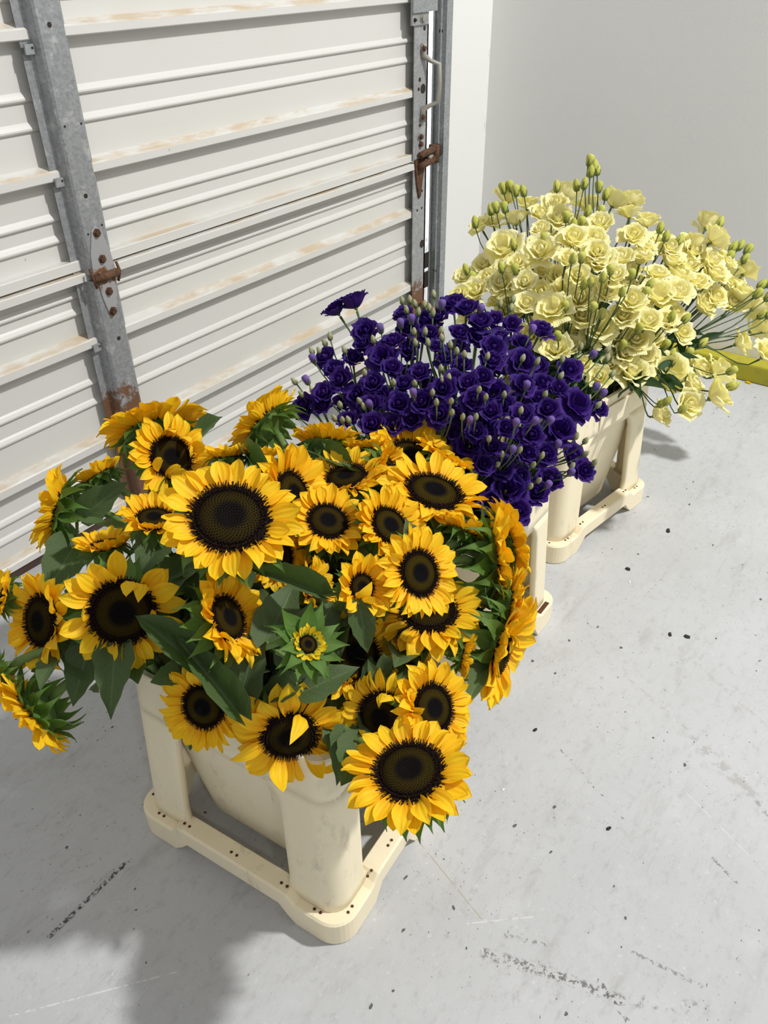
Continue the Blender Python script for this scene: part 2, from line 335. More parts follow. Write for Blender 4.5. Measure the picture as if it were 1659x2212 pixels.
def disc(name, X, Y, Z, r, h, mat, parent, n=10):
    b = MB(); b.lathe([(0, h), (r*.8, h), (r, h*.8), (r, 0)], n, basis(Vector((X, Y, Z)), Vector((0, -1, 0)))); return add(name, b.build(name, mat), parent=parent)
def hexbolt(X, Y, Z, parent, r=.006, mat=None):
    b = MB(); b.lathe([(0, .007), (r, .0065), (r, .002), (r*1.5, .002), (r*1.5, 0)], 6, basis(Vector((X, Y, Z)), Vector((0, -1, 0)))); return add('bolt', b.build('bolt', mat or M_rust), parent=parent)
for X, Z in ((.985, 1.02), (.985, .735), (.992, .44)): disc('hole', X, YP, Z, .0045, .0006, M_dark, stU if Z > .58 else stL)
for X, Z in ((.972, .86), (1.008, .86), (.972, .665), (1.008, .675)): disc('hole', X, YP, Z, .0022, .0006, M_dark, stU)
for Z in (.985, .765, .43):                     # small tie clips on the left flange, holding the rails
    b = MB(); b.box(.938, .966, YD-.030, YD-.0255, Z-.008, Z+.008); c_ = add('tie_clip', b.build('tie_clip', M_track), parent=door); disc('hole', .952, YD-.030, Z+.002, .0022, .0006, M_dark, c_)
# hinge
hg = add('hinge', None, Matrix.Translation((.99, YP, .575)), door)
def plate(pts, y0, y1, name, mat, parent):
    b = MB(); n = len(pts)
    for y in (y0, y1): b.V += [(x, y, z) for x, z in pts]
    b.f(list(range(n))); b.f([n+i for i in range(n)][::-1])
    for i in range(n): j = (i+1) % n; b.f([i, n+i, n+j, j])
    return bevel(add(name, b.build(name, mat), parent=parent), .0012)
plate([(.962, .585), (1.018, .585), (1.013, .625), (1.001, .668), (.990, .678), (.979, .668), (.966, .625)], YP-.003, YP+.001, 'upper_leaf', M_hinge, hg)
plate([(.970, .570), (1.014, .570), (1.008, .535), (.998, .498), (.990, .490), (.981, .498), (.973, .535)], YP-.003, YP+.001, 'lower_leaf', M_hinge, hg)
b = MB(); b.tube([(.960, YP-.006, .578), (1.020, YP-.006, .578)], .0085, 10); add('knuckle', b.build('knuckle', M_rust, True), parent=hg)
b = MB(); b.tube([(.957, YP-.002, .600), (.957, YP-.008, .58), (.962, YP-.006, .560)], .003, 6); b.tube([(1.022, YP-.002, .598), (1.023, YP-.008, .58), (1.016, YP-.006, .560)], .003, 6); add('pin', b.build('pin', M_rust, True), parent=hg)
for x, z in ((.990, .664), (.990, .612), (.990, .545), (.990, .503)): hexbolt(x, YP-.003, z, hg)
# end stile, handle, roller, track
YS = 1.450
b = MB(); b.box(2.137, 2.207, YS, YS+.003, .02, .575); b.box(2.2, 2.207, YS, YD+.012, .02, .575); esL = add('stile', b.build('stile', M_stile), parent=door)
b = MB(); b.box(2.137, 2.207, YS, YS+.003, .59, 1.16); b.box(2.2, 2.207, YS, YD+.012, .59, 1.16); esU = add('stile', b.build('stile', M_stile), parent=door)
b = MB(); b.box(2.112, 2.232, YS-.012, YS-.003, .975, 1.3); add('cover_plate', b.build('cover_plate', M_track), parent=door)
b = MB(); b.box(2.118, 2.198, YS-.006, YS+.001, .945, .975); cp = add('bracket', b.build('bracket', M_track), parent=door); hexbolt(2.165, YS-.006, .96, cp, .008, M_handle); hexbolt(2.127, YS-.006, .958, cp, .0035, M_dark)
hd = add('handle', None, Matrix.Translation((2.17, YS, .80)), door)
b = MB(); b.tube([(2.178, YS-.002, .90), (2.178, YS-.004, .868), (2.190, YS-.02, .856), (2.202, YS-.04, .848), (2.203, YS-.042, .80), (2.203, YS-.04, .752), (2.19, YS-.02, .742), (2.178, YS-.004, .732), (2.178, YS-.002, .70)], [.011, .010, .006, .008, .0075, .008, .006, .010, .011], 8); add('grip', b.build('grip', M_handle, True), parent=hd)
for z in (.888, .712): hexbolt(2.172, YS-.008, z, hd)
for x, z, r in ((2.185, .935, .006), (2.182, .785, .013), (2.160, .786, .005), (2.168, .69, .005), (2.190, .34, .013), (2.16, .45, .004), (2.185, .452, .004), (2.162, .50, .004), (2.186, .503, .004), (2.165, .81, .006), (2.178, .14, .008)): disc('hole', x, YS, z, r, .0006, M_dark, esU if z > .58 else esL)
rh = add('hinge', None, Matrix.Translation((2.17, YS, .59)), door)
plate([(2.140, .60), (2.195, .60), (2.19, .63), (2.176, .672), (2.168, .672), (2.15, .63)], YS-.003, YS+.001, 'upper_leaf', M_hinge, rh)
plate([(2.138, .598), (2.195, .598), (2.186, .56), (2.172, .49), (2.163, .485), (2.150, .53)], YS-.006, YS+.001, 'lower_leaf', M_rust, rh)
b = MB(); b.tube([(2.150, YS-.016, .612), (2.235, YS-.012, .618)], .010, 10); b.tube([(2.150, YS-.018, .582), (2.245, YS-.012, .590)], .010, 10); b.box(2.228, 2.242, YS-.024, YS+.006, .578, .628); add('roller_bracket', b.build('roller_bracket', M_rust, True), parent=rh)
b = MB(); b.tube([(2.200, YS-.012, .597), (2.262, YS+.006, .60)], .0085, 10); add('roller_spindle', b.build('roller_spindle', M_handle, True), parent=rh)
b = MB(); b.tube([(2.258, YS+.010, .60), (2.286, YS+.012, .602)], .020, 16); add('roller_wheel', b.build('roller_wheel', M_dark, True), parent=rh)
for z in (.66, .64, .575): hexbolt(2.166, YS-.006, z, rh, .006)
for z in (.02,): pass
tr = add('door_track', None, Matrix.Translation((2.31, 1.47, 0))); tag(tr, 'galvanised steel vertical door track against the white wall strip', 'door track')
b = MB()
ys = [1.452, 1.4645, 1.4715, 1.489]; slots = [(.385, .392), (.400, .424), (.432, .439), (.755, .762), (.772, .797), (.805, .812)]
zs = sorted([0, 1.8]+[q for s_ in slots for q in s_]); X0, X1 = 2.300, 2.3025
for yi in range(3):
    for zi in range(len(zs)-1):
        if yi == 1 and any(abs(zs[zi]-s_[0]) < 1e-6 for s_ in slots): continue
        b.box(X0, X1, ys[yi], ys[yi+1], zs[zi], zs[zi+1])
add('web', b.build('web', M_track), parent=tr)
b = MB(); b.box(2.300, 2.332, 1.4495, 1.4525, 0, 1.8); add('flange', b.build('flange', M_track), parent=tr)
b = MB(); b.box(2.288, 2.300, 1.486, 1.489, 0, 1.8); b.box(2.292, 2.3005, 1.464, 1.4665, 0, 1.8); add('lip', b.build('lip', M_track), parent=tr)
for z in (.92, .22):
    b = MB(); b.lathe([(0, .004), (.006, .003), (.006, 0)], 8, basis(Vector((2.300, 1.468, z)), Vector((-1, 0, 0)))); add('bolt', b.build('bolt', M_dark), parent=tr)
b = MB(); b.box(2.215, 2.30, 1.487, 1.492, .232, .282); add('latch_bar', b.build('latch_bar', M_dark), parent=tr)
b = MB(); b.box(2.215, 2.30, 1.487, 1.492, .165, .218); add('latch_bar', b.build('latch_bar', M_dark), parent=tr)
rp = MB(); rp.tube([(2.190, YS+.004, .145), (2.196, YS-.014, .142), (2.206, YS-.035, .125), (2.216, YS-.05, .10), (2.225, YS-.058, .06), (2.235, YS-.062, .015)], .008, 8)
tag(add('pull_rope', rp.build('pull_rope', M_rope, True)), 'short orange braided pull rope tied through the rusty end stile', 'rope')

# ------------------------------------------------------------------ crates
def rrect(L, W, r, n=8, ns=14):
    """closed rounded rectangle: list of (x, y, nx, ny, distance from nearest corner along its side)"""
    out = []; cs = [(L/2-r, W/2-r, 0), (-L/2+r, W/2-r, 90), (-L/2+r, -W/2+r, 180), (L/2-r, -W/2+r, 270)]
    for q, (cx, cy, a0) in enumerate(cs):
        for i in range(n+1):
            a = R_(a0+90*i/n); out.append((cx+r*math.cos(a), cy+r*math.sin(a), math.cos(a), math.sin(a), 0.0))
        nx_, ny_, _ = cs[(q+1) % 4]; x0, y0 = out[-1][0], out[-1][1]; nn = (out[-1][2], out[-1][3]); a2 = R_(a0+90)
        x1, y1 = nx_+r*math.cos(a2), ny_+r*math.sin(a2); Ls = math.hypot(x1-x0, y1-y0)
        for i in range(1, ns):
            # denser where the feet turn into the bar
            t = i/ns; out.append((lerp(x0, x1, t), lerp(y0, y1, t), nn[0], nn[1], min(t, 1-t)*Ls))
    return out
CL, CW, CH = .386, .284, .345
def crate(label, loc, rot, pockets=False):
    M = Matrix.Translation((*loc, 0)) @ Matrix.Rotation(R_(rot), 4, 'Z')
    t = add('flower_crate', None, M); tag(t, label, 'crate', 'cream plastic flower crates')
    # base frame
    b = MB(); rr = rrect(CL, CW, .036, 8, 22); n = len(rr); sec = 8
    for x, y, nx, ny, d in rr:
        q = min(1, max(0, (d-.040)/.022)); q = q*q*(3-2*q)
        q2 = min(1, max(0, (d-.052)/.012))
        zt = lerp(.048, .064, q); zb = lerp(0, .030, q2); w = .030
        for off, z in ((0, zb+.002), (0, zt-.003), (.003, zt), (w-.002, zt), (w, zt-.003), (w, zb+.002), (w-.002, zb), (.002, zb)):
            b.V.append((x-nx*off, y-ny*off, z))
    for i in range(n):
        j = (i+1) % n
        for s_ in range(sec): s2 = (s_+1) % sec; b.f([i*sec+s_, j*sec+s_, j*sec+s2, i*sec+s2])
    bf = add('base_frame', b.build('base_frame', M_crate), M, t)
    # drain holes on the top of the bars
    hm = MB(); hm.lathe([(0, .0006), (.0022, .0006), (.0024, 0)], 8); hm = hm.build('hole', M_hole)
    if pockets: spots = []
    else: spots = [(s*d0, -1, 0) for d0 in (.0, ) for s in (1,)]
    def hole(x, y, z): add('hole', hm, M @ Matrix.Translation((x, y, z)), bf)
    if not pockets:
        for s in (-1, 1):
            for dx in (-.09, 0, .09, -.145, .145):
                z = .064 if abs(dx) < .1 else .048
                for e in (-.005, .005): hole(dx+e, s*(CW/2-.012), z)
            for dy in (-.055, 0, .055, -.105, .105):
                z = .064 if abs(dy) < .06 else .048
                for e in (-.005, .005): hole(s*(CL/2-.011), dy+e, z)
    else:
        for s in (-1, 1):
            for e in (-.006, .006): hole(.09+e, s*(CW/2-.014), .064); hole(s*(CL/2-.014), .06+e, .064); hole(s*(CL/2-.014), -.06+e, .064)
    # corner posts: L-shaped, leaning inwards, edges folded in
    zt_, zb_ = .268, .046
    def ring_at(z):
        k_ = (z-zb_)/(CH-zb_); ins = lerp(.015, .029, k_); return CL/2-ins, CW/2-ins, .030
    for sx in (-1, 1):
        for sy in (-1, 1):
            V = []; cols = []; nz = 12
            for iz in range(nz+1):
                z = lerp(zb_, zt_+.004, iz/nz); hx, hy, r = ring_at(z); k_ = iz/nz
                fl2 = max(0, (k_-.82)/.18)**2*.022 + max(0, (.14-k_)/.14)**2*.020
                wl = .080+fl2; ws = .066+fl2; row = []
                fold = .012
                row.append((hx-wl, hy-fold)); row.append((hx-wl, hy-.002)); row.append((hx-wl+.003, hy))
                for i in range(1, 4): row.append((lerp(hx-wl, hx-r, i/4), hy))
                for i in range(7): a = R_(90-90*i/6); row.append((hx-r+r*math.cos(a), hy-r+r*math.sin(a)))
                for i in range(1, 4): row.append((hx, lerp(hy-r, hy-ws, i/4)))
                row.append((hx, hy-ws+.003)); row.append((hx-.002, hy-ws)); row.append((hx-fold, hy-ws))
                cols = len(row); V += [(sx*x, sy*y, z) for x, y in row]
            Fc = []
            for i in range(nz):
                for j in range(cols-1):
                    a = i*cols+j; f_ = [a, a+1, a+cols+1, a+cols]; Fc.append(f_ if sx*sy < 0 else f_[::-1])
            o = add('corner_post', mesh('corner_post', V, Fc, M_crate), M, t)
            sm = o.modifiers.new('solid', 'SOLIDIFY'); sm.thickness = .003; sm.offset = -1
    # upper band with a stepped lower edge, and the rim
    b = MB(); rows = []
    base = rrect(1, 1, .1, 8, 20)
    for zi, zz in enumerate((None, .285, .300, .302, .335, .341, .345, .345, .338)):
        row = []
        hx, hy, r = ring_at(zz or zt_); o_ = {5: .001, 6: .000, 7: -.007, 8: -.008}.get(zi, 0)
        for x, y, nx, ny, d in rrect(2*(hx+o_), 2*(hy+o_), r, 8, 20):
            z = zz if zz else zt_ - .004
            row.append((x, y, z))
        rows.append(row)
    n = len(rows[0]); b.V = [p for r_ in rows for p in r_]
    for i in range(len(rows)-1):
        for j in range(n): b.f([i*n+j, i*n+(j+1) % n, (i+1)*n+(j+1) % n, (i+1)*n+j])
    o = sharp(add('upper_band', b.build('upper_band', M_crate, True), M, t), 20); sm = o.modifiers.new('solid', 'SOLIDIFY'); sm.thickness = .003; sm.offset = -1
    # tub
    prof = [(.338, 1.0), (.30, .985), (.26, .955), (.20, .915), (.10, .855), (.05, .825), (.040, .81), (.036, .77)]
    b = MB(); rows = []
    hx, hy, r = ring_at(.338); hx -= .006; hy -= .006
    for z, s in prof:
        ins = (1-s)*.30
        rows.append([(x, y, z) for x, y, *_ in rrect(2*(hx-ins), 2*(hy-ins*.62), .034, 6, 4)])
    n = len(rows[0]); b.V = [p for r_ in rows for p in r_]
    for i in range(len(rows)-1):
        for j in range(n): b.f([i*n+(j+1) % n, i*n+j, (i+1)*n+j, (i+1)*n+(j+1) % n][::-1])
    b.f([(len(rows)-1)*n+j for j in range(n)])
    o = add('tub', b.build('tub', M_crate, True), M, t); sm = o.modifiers.new('solid', 'SOLIDIFY'); sm.thickness = .0025; sm.offset = -1
    # relief panel on each side of the upper band (stepped edge)
    for s in (-1, 1):
        hx, hy, r = ring_at(.30)
        b = MB(); b.box(-.055, .075, -.0012, .0012, .276, .325)
        Mr = M @ Matrix.Translation((0, s*(hy+.002), 0)); bevel(add('relief_panel', b.build('relief_panel', M_crate), Mr, t), .002)
    if pockets:                                  # hollow corner ledges with thin ribs
        for sx in (-1, 1):
            for sy in (-1, 1):
                b = MB(); b.box(-.032, .032, -.0045, .0045, 0, .0006); add('pocket', b.build('pocket', M_hole), M @ Matrix.Translation((sx*(CL/2-.07), sy*(CW/2-.0085), .0478)), bf)
                b = MB(); b.box(-.0045, .0045, -.026, .026, 0, .0006); add('pocket', b.build('pocket', M_hole), M @ Matrix.Translation((sx*(CL/2-.0085), sy*(CW/2-.062), .0478)), bf)
                for e in (-.012, .012):
                    b = MB(); b.box(-.0012, .0012, -.005, .005, 0, .0014); add('pocket_rib', b.build('pocket_rib', M_crate), M @ Matrix.Translation((sx*(CL/2-.07)+e, sy*(CW/2-.0085), .0478)), bf)
    return M
C1 = (.541, .588); C2 = (1.068, .648); C3 = (1.554, .632)
M1 = crate('scuffed cream plastic crate holding the sunflowers', C1, 94.5)
M2 = crate('cream plastic crate holding the purple lisianthus', C2, 91.0, True)
M3 = crate('cream plastic crate holding the cream lisianthus', C3, -8.8)
def inside(M, P, sx=.70, sy=.70):              # clamp a point into the crate mouth
    q = M.inverted() @ P; q.x = max(-CL/2*sx, min(CL/2*sx, q.x*.62)); q.y = max(-CW/2*sy, min(CW/2*sy, q.y*.62)); return q

# ------------------------------------------------------------------ sunflower pieces
PW = [(0, .40), (.15, .66), (.4, .98), (.6, 1.0), (.78, .82), (.9, .5), (1, .03)]
def petal_mesh(bend, tip, twist, fold, seed):
    rg = random.Random(seed); V = []; uv = []; nu, nv = 4, 7
    ph = rg.uniform(0, 6)
    for i in range(nv+1):
        v = i/nv
        zc = bend*v*v + tip*max(0, v-.6)**2*4; xx = v - .12*abs(bend)*v*v - .2*abs(tip)*max(0, v-.6)
        for j in range(nu+1):
            u = j/nu*2-1; w = table(PW, v)*.5; y = u*w
            z = zc + (.030 if j % 2 == 0 else -.030)*(1-v*.6) + fold*u*u*w + .03*math.sin(v*5+ph)*u
            a = twist*v; V.append((xx, y*math.cos(a)-(z-zc)*math.sin(a), zc+(z-zc)*math.cos(a)+y*math.sin(a))); uv.append((j/nu, v))
    Fc = [[i*(nu+1)+j, i*(nu+1)+j+1, (i+1)*(nu+1)+j+1, (i+1)*(nu+1)+j] for i in range(nv) for j in range(nu)]
    return V, Fc, uv
def mk_petals(mat):
    return {'flat': [mesh('petal', *(lambda q: (q[0], q[1]))(petal_mesh(bd, tp, tw, fo, i)), mat, uv=petal_mesh(bd, tp, tw, fo, i)[2]) for i, (bd, tp, tw, fo) in enumerate([(.06, -.25, .1, .10), (.10, -.1, -.25, .15), (-.06, .12, .2, .12), (.02, -.35, -.1, .2)])],
            'curl': [mesh('petal', *(lambda q: (q[0], q[1]))(petal_mesh(bd, tp, tw, fo, 40+i)), mat, uv=petal_mesh(bd, tp, tw, fo, 40+i)[2]) for i, (bd, tp, tw, fo) in enumerate([(.55, .5, .4, .3), (.7, .2, -.6, .35), (.4, .9, .2, .25)])],
            'droop': [mesh('petal', *(lambda q: (q[0], q[1]))(petal_mesh(bd, tp, tw, fo, 60+i)), mat, uv=petal_mesh(bd, tp, tw, fo, 60+i)[2]) for i, (bd, tp, tw, fo) in enumerate([(-.45, -.3, .3, .2), (-.55, -.1, -.4, .3), (-.35, -.5, .1, .15)])]}
PET = mk_petals(M_petal); PETY = mk_petals(M_young)
BW = [(0, .75), (.2, 1.0), (.45, .85), (.65, .45), (.82, .17), (1, .02)]
def bract_mesh(bend, tip, seed):
    V = []; uv = []; nu, nv = 3, 6
    for i in range(nv+1):
        v = i/nv; zc = bend*v*v+tip*max(0, v-.45)**2*3
        for j in range(nu+1): u = j/nu*2-1; V.append((v, u*.5*table(BW, v), zc+.16*u*u*(1-v)+.03*math.sin(v*6+seed+u*2))); uv.append((j/nu, v))
    return mesh('bract', V, [[i*(nu+1)+j, i*(nu+1)+j+1, (i+1)*(nu+1)+j+1, (i+1)*(nu+1)+j] for i in range(nv) for j in range(nu)], M_bract, uv=uv)
BR = [bract_mesh(.15, -.5, 0), bract_mesh(.0, -.2, 1), bract_mesh(-.15, .4, 2), bract_mesh(.25, -.9, 3)]
LW = [(0, .22), (.06, .62), (.18, .95), (.32, 1.0), (.55, .82), (.75, .5), (.9, .2), (1, .01)]
def leaf_mesh(name, mat, tbl, bend, fold, wave, seed, nu=6, nv=9, back=.10):
    rg = random.Random(seed); V = []; uv = []; ph = rg.uniform(0, 6)
    for i in range(nv+1):
        v = i/nv
        for j in range(nu+1):
            u = j/nu*2-1; w = table(tbl, v)*.5; jag = 1+(.07 if i % 2 else -.03)*(abs(u) > .9)*(.1 < v < .95)
            V.append((v - back*abs(u)*(1-v)**2*1.5, u*w*jag, bend*v*v + fold*abs(u)*w*2 + wave*math.sin(v*9+ph+(2 if u > 0 else 0))*u*u)); uv.append((j/nu, v))
    return mesh(name, V, [[i*(nu+1)+j, i*(nu+1)+j+1, (i+1)*(nu+1)+j+1, (i+1)*(nu+1)+j] for i in range(nv) for j in range(nu)], mat, uv=uv)
LEAF = [leaf_mesh('leaf', M_leaf, LW, *a) for a in ((-.22, .16, .03, 1), (-.45, .22, .05, 2), (.12, .12, .05, 3), (-.1, .45, .04, 4))]
LLW = [(0, .15), (.2, .8), (.4, 1), (.7, .65), (1, .02)]
LLEAF = [leaf_mesh('leaf', M_lleaf, LLW, b_, f_, .01, i, 2, 6, 0) for i, (b_, f_) in enumerate(((-.2, .3), (.15, .2), (-.4, .35)))]
def disc_mesh():
    b = MB(); dome = lambda r: .20*(1-r*r) - .10*math.exp(-(r/.28)**2)
    b.lathe([(.0001, dome(0)-.012)]+[(r/8, dome(r/8)-.012) for r in range(1, 9)]+[(1.0, -.10)], 24)
    for i in range(430):
        r = .86*math.sqrt((i+.5)/430); a = i*2.399963; p = Vector((r*math.cos(a), r*math.sin(a), dome(r))); e = .026; h = .035+.02*(r > .6)
        q = len(b.V); rd = Vector((math.cos(a), math.sin(a), 0)); td = Vector((-rd.y, rd.x, 0))
        b.V += [tuple(p+rd*e-Vector((0, 0, .02))), tuple(p+td*e-Vector((0, 0, .02))), tuple(p-rd*e-Vector((0, 0, .02))), tuple(p-td*e-Vector((0, 0, .02))), tuple(p+Vector((0, 0, h)))]
        for j in range(4): b.f([q+j, q+(j+1) % 4, q+4])
    return b.build('disc', M_disc)
def floret_mesh():
    b = MB(); rg = random.Random(5)
    for ring, (r, nn, h, lean) in enumerate(((.80, 62, .10, .0), (.88, 70, .13, .25), (.95, 74, .14, .6), (1.0, 70, .12, 1.0))):
        for i in range(nn):
            a = 2*math.pi*(i+rg.random()*.5+ring*.5)/nn; rd = Vector((math.cos(a), math.sin(a), 0)); td = Vector((-rd.y, rd.x, 0))
            p = rd*r + Vector((0, 0, .20*(1-r*r)-.02)); ax = (Vector((0, 0, 1))*(1-lean*.55)+rd*lean+td*rg.uniform(-.3, .3)).normalized(); hh = h*rg.uniform(.8, 1.3); e = .020
            o1 = ax.orthogonal().normalized()*e; o2 = ax.cross(o1).normalized()*e; q = len(b.V)
            b.V += [tuple(p+o1), tuple(p+o2), tuple(p-o1), tuple(p-o2)]+[tuple(p+ax*hh+o*.75) for o in (o1, o2, -o1, -o2)]
            for j in range(4): b.f([q+j, q+(j+1) % 4, q+4+(j+1) % 4, q+4+j])
            b.f([q+4, q+5, q+6, q+7])
    return b.build('floret_ring', M_floret)
DISC = disc_mesh(); FLOR = floret_mesh()
b = MB(); b.lathe([(1.0, -.02), (1.04, -.10), (.95, -.28), (.7, -.46), (.40, -.58), (.22, -.68), (.16, -.8)], 18); RECEP = b.build('receptacle', M_bract, True)
def hermite(P0, T0, P1, T1, n):
    out = []
    for i in range(n+1):
        t = i/n; a = 2*t**3-3*t*t+1; b_ = t**3-2*t*t+t; c_ = -2*t**3+3*t*t; d_ = t**3-t*t
        out.append(P0*a+T0*b_+P1*c_+T1*d_)
    return out
SUNS = []
def sunflower(label, P, n, Rm, rd=.5, cup=12, npet=36, style='flat', curl=0.0, bl=.50, bcup=-25, young=False, plen=1.0, nleaf=5):
    rg = random.Random(int(abs(P.x)*1e5)+int(abs(P.y)*1e4)); n = n.normalized()
    back = P - n*(rd*Rm*.78)
    rim = M1 @ Vector((*inside(M1, back).xy, .31)); foot = M1 @ Vector(((inside(M1, back).x*.5), inside(M1, back).y*.5, .05))
    rim.z = .350
    dn = (back-rim).length; out_ = min(1, max(0, ((back-rim).xy.length-.05)/.08))*(1 if back.z < .47 else 0)
    pts = hermite(back, (-n*(.9-.35*out_)+Vector((0, 0, .75*out_)))*dn, rim, Vector((0, 0, -1))*dn*.8, 9)+hermite(rim, (foot-rim)*.8, foot, (foot-rim)*.8, 3)[1:]
    t = add('sunflower', None, Matrix.Translation(foot)); tag(t, label, 'sunflower', 'cut sunflowers in the scuffed crate')
    b = MB(); b.tube(pts, [.0068]*2+[.0058]*(len(pts)-2), 7); add('stem', b.build('stem', M_stem, True), None, t)
    H = basis(P, n, Vector((rg.uniform(-1, 1), rg.uniform(-1, 1), rg.uniform(-1, 1))))
    S = lambda a, b_=None, c_=None: Matrix.Diagonal((a, b_ or a, c_ or a, 1))
    dsc = add('disc', DISC, H @ S(rd*Rm), t)
    tag(add('floret_ring', FLOR, H @ S(rd*Rm), dsc), kind='stuff')
    add('receptacle', RECEP, H @ S(rd*Rm*.98), t)
    PM = PETY if young else PET
    L0 = (1-rd*.88)*Rm*plen
    for row in range(2):
        m = npet//2 if row == 0 else npet-npet//2
        for i in range(m):
            a = 2*math.pi*(i+.5*row+rg.uniform(-.22, .22))/m
            al = cup+(9 if row == 0 else -4)+rg.uniform(-9, 9); st = style; L = L0*rg.uniform(.84, 1.12)*(1.0 if row else .94); Wd = L0*rg.uniform(.42, .58)*(34/npet)**.5
            if rg.random() < curl: st = 'curl'; al += rg.uniform(15, 45); L *= .85
            me = rg.choice(PM[st])
            add('petal', me, H @ Matrix.Rotation(a, 4, 'Z') @ Matrix.Translation((rd*Rm*.93, 0, (-.03-.05*row)*rd*Rm)) @ Matrix.Rotation(-R_(al), 4, 'Y') @ Matrix.Rotation(rg.uniform(-.35, .35), 4, 'X') @ S(L, Wd, L), t)
    for row in range(2):
        for i in range(11):
            a = 2*math.pi*(i+.5*row+rg.uniform(-.2, .2))/11; al = bcup+row*(-22)+rg.uniform(-12, 12); L = bl*Rm*rg.uniform(.85, 1.15)
            add('bract', rg.choice(BR), H @ Matrix.Rotation(a, 4, 'Z') @ Matrix.Translation((rd*Rm*(.96-.12*row), 0, (-.16-.16*row)*rd*Rm)) @ Matrix.Rotation(-R_(al), 4, 'Y') @ S(L, L*.55, L*.8), t)
    for i in range(nleaf):
        j = 4+i; j = min(j, 8); p = pts[j]; tg = (pts[min(j+1, len(pts)-1)]-p).normalized()
        sd = tg.orthogonal().normalized(); sd = Matrix.Rotation(rg.uniform(0, 6.28), 3, tg) @ sd
        if (p+sd*.08-Vector((*C1, p.z))).length < .07: sd = -sd
        x = (sd*1.0-tg*.5+Vector((0, 0, rg.uniform(-.1, .4)))).normalized(); L = rg.uniform(.05, .085)
        add('leaf', rg.choice(LEAF), basis(p, -tg+Vector((0, 0, .6)), None) @ Matrix() if False else bx(p, x, Vector((0, 0, 1))-tg*.5) @ S(L, L*.72, L), t)
    SUNS.append((t, P, pts)); return t
def bx(P, x, z):
    x = x.normalized(); y = z.cross(x).normalized(); z = x.cross(y)
    return Matrix(((x.x, y.x, z.x, P.x), (x.y, y.y, z.y, P.y), (x.z, y.z, z.z, P.z), (0, 0, 0, 1)))
def facing(P, th, ph):
    t = (CAM-P).normalized(); r = (RT-t*RT.dot(t)).normalized(); u = t.cross(r)
    if u.dot(DN) > 0: u = -u
    return t*math.cos(R_(th))+(r*math.cos(R_(ph))+u*math.sin(R_(ph)))*math.sin(R_(th))
ZS = [(500, 1115, .60), (370, 985, .52), (340, 905, .50), (560, 900, .52), (700, 950, .50), (890, 985, .48), (935, 1060, .49), (110, 1090, .44), (85, 1340, .42), (265, 1325, .46), (50, 1560, .33), (440, 1525, .40), (625, 1590, .37), (880, 1650, .36), (935, 1530, .41), (905, 1240, .53), (1100, 1400, .38), (1075, 1200, .44), (660, 1390, .52), (780, 1265, .53), (1000, 1410, .40), (825, 1550, .40), (495, 1335, .50)]
